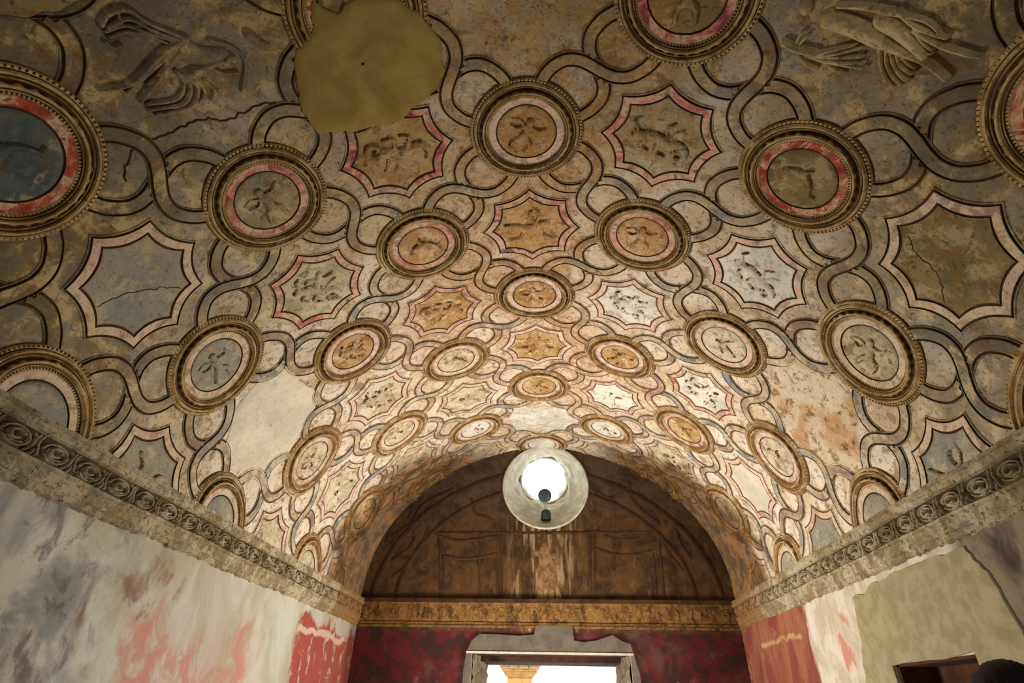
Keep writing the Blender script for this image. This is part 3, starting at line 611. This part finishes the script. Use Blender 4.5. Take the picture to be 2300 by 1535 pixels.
for (i, k, pk_, fd, fg, lb) in med: medallion(i, k, pk_, fd, fg, lb, rot=rng.uniform(-.5, .5))
# ribbons ---------------------------------------------------------------
RIB = [(-.063, -.002, 0), (-.060, .011, 0), (-.056, .010, 1), (-.0535, .0010, 1), (-.0415, .0010, 1), (-.039, .013, 0), (-.036, .016, 0), (0, .018, 0), (.036, .016, 0), (.039, .013, 1), (.0415, .0010, 1), (.0535, .0010, 1), (.056, .010, 0), (.060, .011, 0), (.063, -.002, 0)]
base_path = catmull([(.385, .115), (.475, .175), (.545, .27), (.555, .37), (.525, .455), (.475, .545), (.445, .63), (.455, .73), (.525, .825), (.615, .885)], 7)
meds = {(i, k) for (i, k, *_r) in med}
def figcell(c): return None
skipr = {(-3, 1, 'a'), }
npair = 0
for (i, k) in sorted(meds):
    for di in (-1, 1):
        j = (i + di, k + 1)
        if j not in meds: continue
        A1 = base_path * [di, 1] + [i, k]                 # leaves along u, crosses along y
        B1 = base_path[:, ::-1] * [di, 1] + [i, k]        # leaves along y, crosses along u
        wd = 1 + rng.randn() * .01
        for nm, pth, oth, over in (('a', A1, B1, di > 0), ('b', B1, A1, di < 0)):
            p = pth * [A, B] + [0, Y0]; q = oth * [A, B] + [0, Y0]; p[:, 1] = p[:, 1]; q = q.copy()
            p = p + (np.sin(np.linspace(0, 9, len(p)))[:, None] * .003) * normals2(p)
            if over: kp = outside
            else: kp = (lambda c, q=q: outside(c) & (dpoly(c, q) > .064))
            mt = ['ribbon_plaster', 'ribbon_mauve'][(i * 3 + k * 5 + (nm == 'a')) % 2]
            strip('ribbon_band', p, RIB, [mt, 'dirt_dark' if k < 2 else 'dirt'], V, ceiling, kp, .0)
# star shaped coffers ---------------------------------------------------
def star_outline(Rv, sag, n=12):
    o = []
    for j in range(8):
        a0, a1 = j * math.pi / 4, (j + 1) * math.pi / 4
        p0 = np.array([math.cos(a0), math.sin(a0)]) * Rv; p1 = np.array([math.cos(a1), math.sin(a1)]) * Rv
        am = (a0 + a1) / 2; inn = -np.array([math.cos(am), math.sin(am)])
        for t in np.linspace(0, 1, n, endpoint=False): o.append(p0 + (p1 - p0) * t + inn * sag * Rv * 4 * t * (1 - t))
    return np.array(o)
SPF = [(1.012, -.002, 0), (1.0, .010, 0), (.985, .010, 1), (.979, .0012, 1), (.953, .0012, 1), (.945, .011, 2), (.94, .013, 2), (.81, .013, 2), (.80, .011, 1), (.793, .0012, 1), (.763, .0012, 1), (.756, .008, 0), (.745, .009, 0)]
def star(i, k, pink, field, fig, lab=None, rot=0., scale=1.0):
    cu, cy = i * A, Y0 + k * B; cc = V([cu], [cy], [0.0])[0]
    o = star_outline(.452 * scale, .092); o = o * (1 + rng.randn() * .01)
    P = np.array([o * s for s, h, m_ in SPF]) * [A, B] + [cu, cy]
    H = np.repeat(np.array([h for s, h, m_ in SPF])[:, None], len(o), 1)
    m = gridmesh('star_coffer', P, H, ['vault_plaster', 'dirt_dark' if k < 2 else 'dirt', pink], [q[2] for q in SPF[:-1]], V, ceiling, True, outside, False, cc)
    if m is None: return
    sc_ = [.747, .735, .68, .6, .5, .4, .3, .2, .1, .005]; hh = [.006, .0085, .006, .006, .006, .006, .006, .006, .006, .006]
    P = np.array([o * s for s in sc_]) * [A, B] + [cu, cy]; H = np.repeat(np.array(hh)[:, None], len(o), 1)
    gridmesh('coffer_field', P, H, [field], np.zeros(9, int), V, m, True, outside, True)
    if fig is not None: relief('relief_figure', fig, cu, cy, .28 * A, .28 * A, rot, V, .006, .036, [field, 'dirt'], m, 64 if k < 3 else 40)
    if lab: m['label'] = lab
stars = [
 (0, 1, 'pink_paint', 'ochre_field', putto(21), 'star coffer with a rose frame and a whitened ochre field', 1.2), (1, 0, 'pink_paint', 'cream_field', seagoat(), 'star coffer with a pink frame and a goat with a fish tail', .0),
 (-1, 0, 'purple_paint', 'ochre_field', seagoat(), 'star coffer with a crimson frame, cut by the mortar patch', 2.9), (2, 1, 'pale_pink_paint', 'white_field', seagoat(), None, .2),
 (-2, 1, 'pink_paint', 'cream_field', rider(4), None, .4), (1, 2, 'pale_pink_paint', 'white_field', rider(5), None, .3), (-1, 2, 'pink_paint', 'ochre_field', seagoat(), None, 3.0),
 (0, 3, 'pale_pink_paint', 'ochre_field', putto(22), None, .9), (-2, 3, 'pale_pink_paint', 'cream_field', rider(6), None, .5), (2, 3, 'pink_paint', 'white_field', rider(7), None, .2),
 (-1, 4, 'faded_pink_paint', 'cream_field', bird(), None, .2), (1, 4, 'faded_pink_paint', 'white_field', bird(), None, .9), (-3, 0, 'faded_pink_paint', 'grey_field', None, None, 0), (3, 0, 'faded_pink_paint', 'olive_field', None, None, 0),
 (-4, 1, 'faded_pink_paint', 'grey_field', putto(23), None, 0), (4, 1, 'faded_pink_paint', 'grey_field', putto(24), None, 0), (-4, 3, 'pale_pink_paint', 'cream_field', None, None, 0), (4, 3, 'faded_pink_paint', 'grey_field', None, None, 0),
 (-3, 4, 'pale_pink_paint', 'cream_field', bird(), None, 0), (3, 4, 'pale_pink_paint', 'pale_patch', None, None, 0), (-2, 5, 'faded_pink_paint', 'cream_field', None, None, 0), (2, 5, 'faded_pink_paint', 'cream_field', bird(), None, 0),
 (-4, 5, 'faded_pink_paint', 'ochre_field', None, None, 0), (4, 5, 'faded_pink_paint', 'ochre_field', None, None, 0), (-1, 6, 'faded_pink_paint', 'cream_field', None, None, 0), (1, 6, 'faded_pink_paint', 'cream_field', None, None, 0),
 (-4, -1, 'faded_pink_paint', 'grey_field', None, None, 0), (4, -1, 'faded_pink_paint', 'olive_field', None, None, 0),
]
for (i, k, pk_, fd, fg, lb, rt) in stars: star(i, k, pk_, fd, fg, lb, rt)
# smooth repairs --------------------------------------------------------
def vpatch(name, poly, h, mats, lab, n=7):
    c = poly.mean(0); rows = [poly, poly] + [c + (poly - c) * s for s in np.linspace(.985, .02, n)]
    hs = [-.012, h * .7] + [h] * n
    P = np.array(rows); H = np.repeat(np.array(hs)[:, None], len(poly), 1)
    cc = V([c[0]], [c[1]], [0.0])[0]
    o = gridmesh(name, P, H, mats, [1, 1] + [0] * (n - 1), V, ceiling, True, lambda q: (np.abs(q[:, 0]) < UM) & (q[:, 1] < L), True, cc); label(o, lab); return o
vpatch('mortar_patch', P1, .028, ['khaki_mortar', 'khaki_mortar'], 'large smooth olive tan mortar patch on the vault', 9)
vpatch('plaster_loss', P2_, .005, ['pale_patch', 'pale_patch'], 'pale bare plaster between medallions on the left of the vault')
vpatch('plaster_loss', P3, .005, ['brown_patch', 'pale_patch'], 'bare plaster with brown runs on the right of the vault')
vpatch('plaster_loss', P4, .004, ['white_field', 'pale_patch'], 'whitish bare plaster at the crown near the round window')
# winged figures --------------------------------------------------------
FR = [([(1.78, -0.98), (1.92, -0.97), (2.05, -0.95)], 0.053, 0.048, 1.0), ([(1.64, -1.02), (1.65, -1.01)], 0.039, 0.034, 1.0), ([(1.8, -1.06), (1.91, -1.08), (2.05, -1.09)], 0.015, 0.02, 0.8), ([(2.03, -1.04), (2.15, -1.0), (2.29, -0.94)], 0.05, 0.025, 0.9), ([(2.08, -1.1), (2.18, -1.06), (2.27, -1.05), (2.34, -1.05)], 0.017, 0.008, 0.8), ([(2.04, -1.08), (2.14, -1.09), (2.22, -1.09), (2.28, -1.07), (2.3, -1.05)], 0.011, 0.008, 0.7), ([(2.09, -0.94), (2.2, -0.93), (2.31, -0.92), (2.44, -0.88)], 0.033, 0.01, 1.0), ([(2.19, -1.04), (2.33, -1.01), (2.46, -1.01), (2.51, -1.02)], 0.019, 0.007, 0.8), ([(2.07, -0.93), (2.11, -0.86), (2.17, -0.79), (2.23, -0.76)], 0.014, 0.007, 0.8), ([(2.11, -0.92), (2.15, -0.85), (2.21, -0.8), (2.26, -0.78)], 0.014, 0.007, 0.8), ([(2.14, -0.91), (2.18, -0.86), (2.24, -0.82), (2.28, -0.81)], 0.013, 0.007, 0.8), ([(2.17, -0.91), (2.21, -0.87), (2.27, -0.85), (2.29, -0.86)], 0.013, 0.006, 0.8), ([(2.2, -0.91), (2.24, -0.89), (2.28, -0.88)], 0.011, 0.007, 0.8), ([(2.12, -1.04), (2.17, -0.99), (2.24, -0.96), (2.3, -0.95)], 0.012, 0.006, 0.7), ([(2.16, -1.03), (2.22, -0.99), (2.29, -0.96), (2.32, -0.97)], 0.01, 0.006, 0.7), ([(2.19, -1.04), (2.25, -1.0), (2.31, -0.98)], 0.01, 0.006, 0.7), ([(2.08, -1.05), (2.13, -1.0), (2.2, -0.96)], 0.011, 0.006, 0.6), ([(1.6, -0.82), (1.68, -0.8), (1.78, -0.8)], 0.019, 0.019, 1.0), ([(1.79, -0.8), (1.86, -0.84), (1.96, -0.9)], 0.012, 0.005, 0.7), ([(1.79, -0.79), (1.89, -0.83), (1.99, -0.89)], 0.012, 0.005, 0.7), ([(1.79, -0.79), (1.9, -0.81), (2.02, -0.85)], 0.012, 0.005, 0.7), ([(1.79, -0.78), (1.91, -0.79), (2.04, -0.82)], 0.012, 0.005, 0.8), ([(1.74, -0.78), (1.9, -0.78), (2.06, -0.8)], 0.012, 0.007, 0.8), ([(1.71, -0.76), (1.76, -0.73), (1.82, -0.72)], 0.01, 0.008, 0.6), ([(1.84, -0.77), (1.92, -0.74), (1.97, -0.74)], 0.01, 0.005, 0.6), ([(1.66, -0.82), (1.67, -0.88), (1.69, -0.91)], 0.012, 0.005, 0.5), ([(1.68, -0.82), (1.7, -0.87), (1.72, -0.9)], 0.012, 0.005, 0.5)]
FL = [([(-2.0, -1.1), (-1.93, -1.02), (-1.82, -0.97)], 0.062, 0.053, 0.8), ([(-2.04, -0.95), (-1.93, -0.96), (-1.77, -0.96)], 0.03, 0.02, 1.0), ([(-1.95, -1.13), (-2.11, -1.1), (-2.31, -1.03), (-2.47, -1.06)], 0.022, 0.009, 0.9), ([(-1.97, -1.11), (-2.11, -1.03), (-2.26, -0.96), (-2.33, -0.93)], 0.026, 0.012, 0.9), ([(-2.0, -1.11), (-2.16, -1.06), (-2.32, -1.01), (-2.36, -1.0)], 0.021, 0.009, 0.8), ([(-2.03, -1.1), (-2.15, -1.02), (-2.25, -0.99)], 0.018, 0.009, 0.7), ([(-2.28, -1.32), (-2.22, -1.35), (-2.13, -1.34), (-2.08, -1.26), (-1.96, -1.14)], 0.016, 0.014, 0.8), ([(-2.26, -1.3), (-2.15, -1.3), (-2.08, -1.22), (-1.99, -1.14)], 0.013, 0.011, 0.7), ([(-2.28, -1.29), (-2.18, -1.28), (-2.1, -1.21), (-2.01, -1.14)], 0.013, 0.011, 0.7), ([(-2.28, -1.26), (-2.18, -1.25), (-2.1, -1.19), (-2.05, -1.14)], 0.011, 0.009, 0.6), ([(-2.18, -1.34), (-2.19, -1.29), (-2.11, -1.25)], 0.01, 0.006, 0.6), ([(-2.31, -1.25), (-2.29, -1.21), (-2.25, -1.21)], 0.011, 0.009, 0.6), ([(-2.08, -0.99), (-2.08, -0.92), (-2.16, -0.86), (-2.31, -0.9)], 0.015, 0.01, 0.7), ([(-2.06, -0.97), (-2.06, -0.89), (-2.14, -0.82), (-2.32, -0.87)], 0.015, 0.01, 0.7), ([(-2.04, -0.94), (-2.03, -0.86), (-2.11, -0.79), (-2.3, -0.83)], 0.015, 0.01, 0.7), ([(-2.01, -0.92), (-2.0, -0.84), (-2.06, -0.79), (-2.19, -0.79)], 0.013, 0.011, 0.6), ([(-1.97, -0.89), (-1.95, -0.82), (-1.99, -0.78)], 0.013, 0.011, 0.6), ([(-1.84, -1.08), (-1.74, -1.0), (-1.72, -0.9), (-1.81, -0.76)], 0.013, 0.01, 0.6), ([(-1.91, -0.95), (-1.86, -0.89), (-1.78, -0.87)], 0.015, 0.01, 0.6), ([(-1.63, -1.04), (-1.6, -0.99), (-1.56, -0.95)], 0.031, 0.02, 0.8)]
def winged(name, F_, cu, cy, amp, mats, lab, hs):
    st = []
    for pts, r0, r1, h in F_:
        q = [(p[0] - cu, p[1] - cy) for p in pts]
        st += curve(q, r0, r1, h, 6) if len(q) > 2 else [(q[0][0], q[0][1], r0, q[1][0], q[1][1], r1, h)]
    o = relief(name, st, cu * A, Y0 + cy * B, A, B, 0.0, V, .0, amp, mats, ceiling, 300, ext=.60); label(o, lab); o['label'] = lab
winged('winged_figure', FR, 2.05, -.93, .066, ['figure_stucco'], 'flying draped figure in low relief, pale bare torso, right of the crown', 0)
winged('winged_figure', FL, -2.0, -1.05, .048, ['vault_plaster'], 'worn draped figure in low relief with streaming folds, left of the crown', 0)
P6 = ragged(px([(-2.9, -1.55), (-2.62, -1.5), (-2.53, -1.46), (-2.44, -1.44), (-2.34, -1.43), (-2.24, -1.46), (-2.16, -1.54), (-2.1, -1.7), (-2.15, -2.0), (-2.4, -2.3), (-2.9, -2.3), (-3.1, -1.9)]), 4, .005, 15)
vpatch('mortar_patch', P6, .030, ['olive_field', 'dirt_dark'], 'dark rounded repair at the upper left edge of the view', 6)

CRK = [(-.006, -.003, 0), (-.002, .002, 0), (.003, .002, 0), (.007, -.003, 0)]
for pts in ([(-2.66, -.60), (-2.5, -.72), (-2.3, -.70), (-2.1, -.69), (-1.95, -.62), (-1.75, -.64), (-1.62, -.60)], [(2.72, .02), (2.85, .10), (3.0, .12), (3.15, .26), (3.28, .30)], [(-3.3, -.1), (-3.1, -.02), (-2.92, .12), (-2.8, .25)]):
    q = catmull(pts, 8) * [A, B] + [0, Y0]; q += rng.randn(*q.shape) * .006
    strip('crack', q, CRK, ['dirt_dark'], lambda u, y, h: V(u, y, h + .006), ceiling)
# ------------------------------------------------------------------ lunette decoration
LB = [(-.03, .0, 0), (-.024, .010, 0), (.0, .014, 0), (.024, .010, 0), (.03, .0, 0)]
def lp(name, pts, w=1.0, mat='lunette_line', n=10):
    p = catmull(pts, n) if len(pts) > 2 else np.linspace(pts[0], pts[1], 12)
    return strip(name, p, [(a * w, b, c) for a, b, c in LB], [mat], E, lun, lambda c: np.hypot(c[:, 0] - OX, c[:, 1] - OZ) > OR + .03)
for s_, w_ in ((.93, 1.6), (.80, 1.2)):
    ar = np.stack([np.concatenate([-_xs[::-1][::12], _xs[::12]]) * s_, 3.03 + np.concatenate([_zs[::-1][::12], _zs[::12]]) * (s_ - .02) * .97], 1)
    strip('arch_moulding', ar, [(a * w_, b * 1.6, c) for a, b, c in LB], ['lunette_dark'], E, lun, lambda c: np.hypot(c[:, 0] - OX, c[:, 1] - OZ) > OR + .03)
def cp(x, y):     # coordinates read on the lunette plane
    X = 900 + x * 650 / 2300; Yp = 950 + y * 430 / 1522
    d = np.array(cR) * (X - 1150) / 1219.45 - np.array(cU) * (Yp - 767.5) / 1219.45 + np.array(cF); t = L / d[1]; q = CAM + t * d; return (q[0], q[2])
for a, b in (((315, 900), (315, 1395)), ((345, 1060), (335, 1395)), ((770, 880), (770, 1395)), ((805, 880), (800, 1395)), ((1500, 880), (1510, 1395)), ((1540, 880), (1545, 1395)), ((2005, 1040), (2030, 1395)), ((2050, 880), (2090, 1395))):
    lp('pilaster_line', [cp(*a), cp(*b)], .55)
lp('string_course', [cp(240, 880), cp(2060, 872)], .8)
for pts in ([(300, 900), (430, 935), (560, 935), (770, 900)], [(345, 1060), (480, 1085), (620, 1075), (775, 1035)], [(1550, 860), (1680, 920), (1830, 925), (2010, 880)], [(1545, 1000), (1680, 1040), (1830, 1050), (1995, 1015)]):
    lp('painted_swag', [cp(*q) for q in pts], .7)
for pts in ([(1810, 480), (1830, 600), (1930, 710), (2050, 800)], [(2050, 870), (2130, 1050), (2290, 1210)], [(2180, 850), (2230, 980), (2300, 1080)], [(560, 600), (600, 720), (700, 760), (790, 860)], [(230, 830), (170, 960), (60, 1120), (-60, 1230)], [(120, 900), (60, 1010), (-80, 1100)], [(-60, 900), (80, 800), (200, 640), (420, 520)], [(1560, 560), (1680, 600), (1800, 520)]):
    lp('painted_drape', [cp(*q) for q in pts], .9, 'lunette_line')
for a, b in (((630, 860), (625, 1390)), ((1690, 900), (1695, 1180))): lp('painted_stem', [cp(*a), cp(*b)], .45, 'dirt_dark')
fx, fz = cp(1150, 1160)
fg = [(0, .62, .13, 0, .6, .13, .8)] + curve([(0, .4), (.02, .1), (0, -.3)], .26, .30, .8, 4) + curve([(.15, .4), (.42, .35), (.5, .05)], .1, .07, .7, 4) + curve([(-.15, .4), (-.4, .45), (-.52, .3)], .1, .06, .7, 4) + curve([(-.15, -.2), (-.2, -.95)], .14, .1, .7, 3) + curve([(.15, -.2), (.22, -.95)], .15, .1, .7, 3) + curve([(.3, .1), (.42, -.5), (.6, -.95)], .1, .08, .6, 4)
lf = relief('lunette_figure', fg, fx, fz, .42, .55, 0, E, .0, .022, ['lunette_pale'], lun, 60); label(lf, 'worn pale standing figure in the middle of the dark lunette')

# ------------------------------------------------------------------ lamp on the sill of the oculus
def lathe(name, prof, c, ax, mats, parent, n=28):
    ax = Vector(ax).normalized(); q = ax.to_track_quat('Z', 'Y'); vv = []
    for (r, h) in prof:
        for a_ in np.linspace(0, 2 * np.pi, n, endpoint=False): p = q @ Vector((r * math.cos(a_), r * math.sin(a_), h)) + Vector(c); vv.append(tuple(p))
    idx = np.arange(len(vv)).reshape(-1, n); nx = np.roll(idx, -1, 1)
    return mesh(name, vv, np.stack([idx[:-1], nx[:-1], nx[1:], idx[1:]], -1).reshape(-1, 4), mats, parent, None, True)
sz = 4.30; sy = L + .16
lamp = bpy.data.objects.new('spotlight', None); COL.objects.link(lamp); lamp.location = (0.05, sy, sz); PO['spotlight'] = (0.05, sy, sz)
lamp['label'] = 'small dark round spotlight standing on the sill of the round window'; lamp['category'] = 'lamp'
lathe('base', [(.001, -.02), (.085, -.02), (.09, .0), (.085, .11), (.06, .15), (.001, .155)], (0.05, sy, sz + .06), (0, 0, 1), ['dark_metal'], lamp)
for dx in (-.022, .022): lathe('rod', [(.001, 0), (.008, 0), (.008, .2), (.001, .2)], (0.05 + dx, sy, sz + .2), (0, 0, 1), ['steel'], lamp, 10)
lathe('lamp_head', [(.001, -.05), (.07, -.05), (.115, -.02), (.12, .02), (.118, .045), (.10, .055), (.001, .055)], (0.035, sy, sz + .48), (.05, -1, -.45), ['dark_metal'], lamp, 36)

# ------------------------------------------------------------------ outside the doorway
v, f = [], []; box(v, f, (-14, L + 1.4, -.25), (14, L + 30, -.02)); gd = mesh('floor', v, f, ['outdoor_white']); gd['kind'] = 'structure'; gd['label'] = 'sunlit courtyard ground outside'
v, f = [], []; box(v, f, (-9, L + 11, -.1), (9, L + 11.5, 4.6)); wc = mesh('wall_courtyard', v, f, ['outdoor_white']); wc['kind'] = 'structure'; wc['label'] = 'bright white courtyard wall seen through the doorway'
PX0, PY0 = -.70, L + 6
def cprism(v, f, cx, cy, z0, z1, w0, w1, d0, d1):
    b = len(v)
    for z, w_, d_ in ((z0, w0, d0), (z1, w1, d1)): v += [(cx - w_, cy - d_, z), (cx + w_, cy - d_, z), (cx + w_, cy + d_, z), (cx - w_, cy + d_, z)]
    f += [[b + i for i in q] for q in ((0, 3, 2, 1), (4, 5, 6, 7), (0, 1, 5, 4), (1, 2, 6, 5), (2, 3, 7, 6), (3, 0, 4, 7))]
pil = bpy.data.objects.new('brick_column', None); COL.objects.link(pil); pil.location = (PX0, PY0, -.02); PO['brick_column'] = (PX0, PY0, -.02)
pil['label'] = 'tan brick column with a flared capital in the courtyard beyond the door'; pil['category'] = 'column'
v, f = [], []; cprism(v, f, PX0, PY0, -.02, 2.18, .30, .28, .30, .28); mesh('shaft', v, f, ['tan_brick'], pil)
v, f = [], []; cprism(v, f, PX0, PY0, 2.18, 2.30, .30, .40, .3, .4); mesh('capital', v, f, ['tan_brick'], pil)
z = 2.30; ww = .40
for c in range(4):
    v, f = [], []; cprism(v, f, PX0, PY0, z, z + .012, ww - .01, ww - .01, ww - .01, ww - .01); mesh('mortar_joint', v, f, ['brick_joint'], pil)
    nbk = 3 + c % 2; wdt = 2 * (ww + .02) / nbk
    for q in range(nbk):
        v, f = [], []; box(v, f, (PX0 - ww - .02 + q * wdt + .006, PY0 - ww - .02, z + .012), (PX0 - ww - .02 + (q + 1) * wdt - .006, PY0 + ww, z + .058)); mesh('brick', v, f, ['tan_brick'], pil)
    z += .058; ww += .045
v, f = [], []; cprism(v, f, PX0, PY0, z, z + 1.2, ww, ww, ww, ww); mesh('entablature', v, f, ['outdoor_white'], pil)

# ------------------------------------------------------------------ visitor at the lower right
simple('hair', rgb(34, 22, 34), rgb(20, 14, 22), 60, .55, .6, .01); simple('skin', rgb(196, 150, 124), rgb(186, 138, 112), 10, .55, .1)
simple('coat', rgb(46, 48, 60), rgb(38, 38, 50), 30, .9, .3); simple('trousers', rgb(40, 42, 52), rgb(30, 30, 38), 30, .9, .3); simple('shoe', rgb(30, 26, 24), rgb(22, 20, 18), 20, .6, .2)
def skin(name, verts, edges, radii, mat, parent, sub=2, root=0):
    me = bpy.data.meshes.new(name); base = Vector(PO[parent.name]) if parent else Vector((0, 0, 0)); me.from_pydata(verts, edges, []); me.materials.append(MAT[mat])
    o = bpy.data.objects.new(name, me); COL.objects.link(o)
    md = o.modifiers.new('skin', 'SKIN'); md.use_smooth_shade = True
    sv_ = me.skin_vertices[0].data
    for i, r in enumerate(radii): sv_[i].radius = (r, r) if not isinstance(r, tuple) else r; sv_[i].use_root = (i == root)
    ss = o.modifiers.new('sub', 'SUBSURF'); ss.levels = sub; ss.render_levels = sub
    if parent: o.parent = parent
    return o
VX, VY, VH = 1.25, 1.665, 1.715
per = bpy.data.objects.new('person', None); COL.objects.link(per); per.location = (VX, VY, 0); PO['person'] = (VX, VY, 0)
per['label'] = 'dark haired visitor standing at the lower right, only the crown of the head in view'; per['category'] = 'person'
per.rotation_euler = (0, 0, R(170))
hz = VH - .115
bv = [(0, 0, .95), (0, .0, 1.1), (0, .01, 1.28), (0, .02, 1.42), (0, .0, 1.50), (0, -.01, hz - .02), (0, -.01, hz + .03),
      (.10, 0, .90), (.11, -.01, .5), (.11, .02, .10), (.11, -.12, .04), (-.10, 0, .90), (-.11, -.01, .5), (-.11, .02, .10), (-.11, -.12, .04),
      (.17, .01, 1.41), (.24, .03, 1.14), (.25, -.03, .90), (.25, -.06, .80), (-.17, .01, 1.41), (-.24, .03, 1.14), (-.25, -.03, .90), (-.25, -.06, .80)]
be = [(0, 1), (1, 2), (2, 3), (3, 4), (4, 5), (5, 6), (0, 7), (7, 8), (8, 9), (9, 10), (0, 11), (11, 12), (12, 13), (13, 14), (3, 15), (15, 16), (16, 17), (17, 18), (3, 19), (19, 20), (20, 21), (21, 22)]
brd = [(.15, .11), (.13, .10), (.15, .11), (.13, .09), .052, (.078, .09), (.076, .09), .085, .058, .045, .04, .085, .058, .045, .04, .06, .043, .032, .026, .06, .043, .032, .026]
body = skin('body', bv, be, brd, 'coat', per); 
def ell(name, c, r, mat, n=20, fn=None):
    vv = []; ff = []
    for a_ in range(n + 1):
        for b_ in range(n * 2):
            t = math.pi * a_ / n; p = 2 * math.pi * b_ / (n * 2); d = (math.sin(t) * math.cos(p), math.sin(t) * math.sin(p), math.cos(t)); k_ = fn(d) if fn else 1
            vv.append((c[0] + r[0] * d[0] * k_, c[1] + r[1] * d[1] * k_, c[2] + r[2] * d[2] * k_))
    for a_ in range(n):
        for b_ in range(n * 2): q = (b_ + 1) % (n * 2); ff.append([a_ * n * 2 + b_, (a_ + 1) * n * 2 + b_, (a_ + 1) * n * 2 + q, a_ * n * 2 + q])
    me = bpy.data.meshes.new(name); me.from_pydata(vv, [], ff); me.materials.append(MAT[mat]); me.polygons.foreach_set('use_smooth', np.ones(len(me.polygons), bool))
    o = bpy.data.objects.new(name, me); COL.objects.link(o); o.parent = per; return o
ell('head', (0, -.012, hz), (.076, .096, .112), 'skin', 20, lambda d: 1 + (.16 if (d[1] < -.9 and abs(d[0]) < .2 and abs(d[2] + .1) < .25) else 0) - .10 * max(0, -d[2]) * abs(d[0]))
ell('hair', (0, .012, hz + .018), (.092, .104, .112), 'hair', 24, lambda d: (1.0 + .02 * math.sin(30 * d[0] + 9 * d[2])) if (d[1] > -.45 or d[2] > .45) else .80)
for s_ in (-1, 1):
    ell('ear', (s_ * .078, .0, hz - .01), (.012, .022, .032), 'skin', 8); ell('eye', (s_ * .03, -.094, hz + .008), (.013, .011, .009), 'outdoor_white', 8)
    ell('shoe', (s_ * .11, -.06, .04), (.048, .13, .04), 'shoe', 10)
    hx, hy, hzz = s_ * .25, -.07, .77
    hv = [(hx, hy + .01, hzz + .05), (hx, hy, hzz)]; hvv = list(hv); he = [(0, 1)]; hr = [.026, (.020, .036)]
    for q, (dy, ln2) in enumerate(((-.03, .07), (-.01, .08), (.012, .075), (.033, .06))):
        b0 = len(hvv); hvv += [(hx, hy + dy, hzz - .03), (hx - s_ * .006, hy + dy, hzz - .03 - ln2 * .55), (hx - s_ * .02, hy + dy, hzz - .03 - ln2)]; he += [(1, b0), (b0, b0 + 1), (b0 + 1, b0 + 2)]; hr += [.0095, .009, .008]
    b0 = len(hvv); hvv += [(hx - s_ * .01, hy - .045, hzz - .005), (hx - s_ * .02, hy - .06, hzz - .045)]; he += [(1, b0), (b0, b0 + 1)]; hr += [.011, .009]
    skin('hand', hvv, he, hr, 'skin', per, 1)
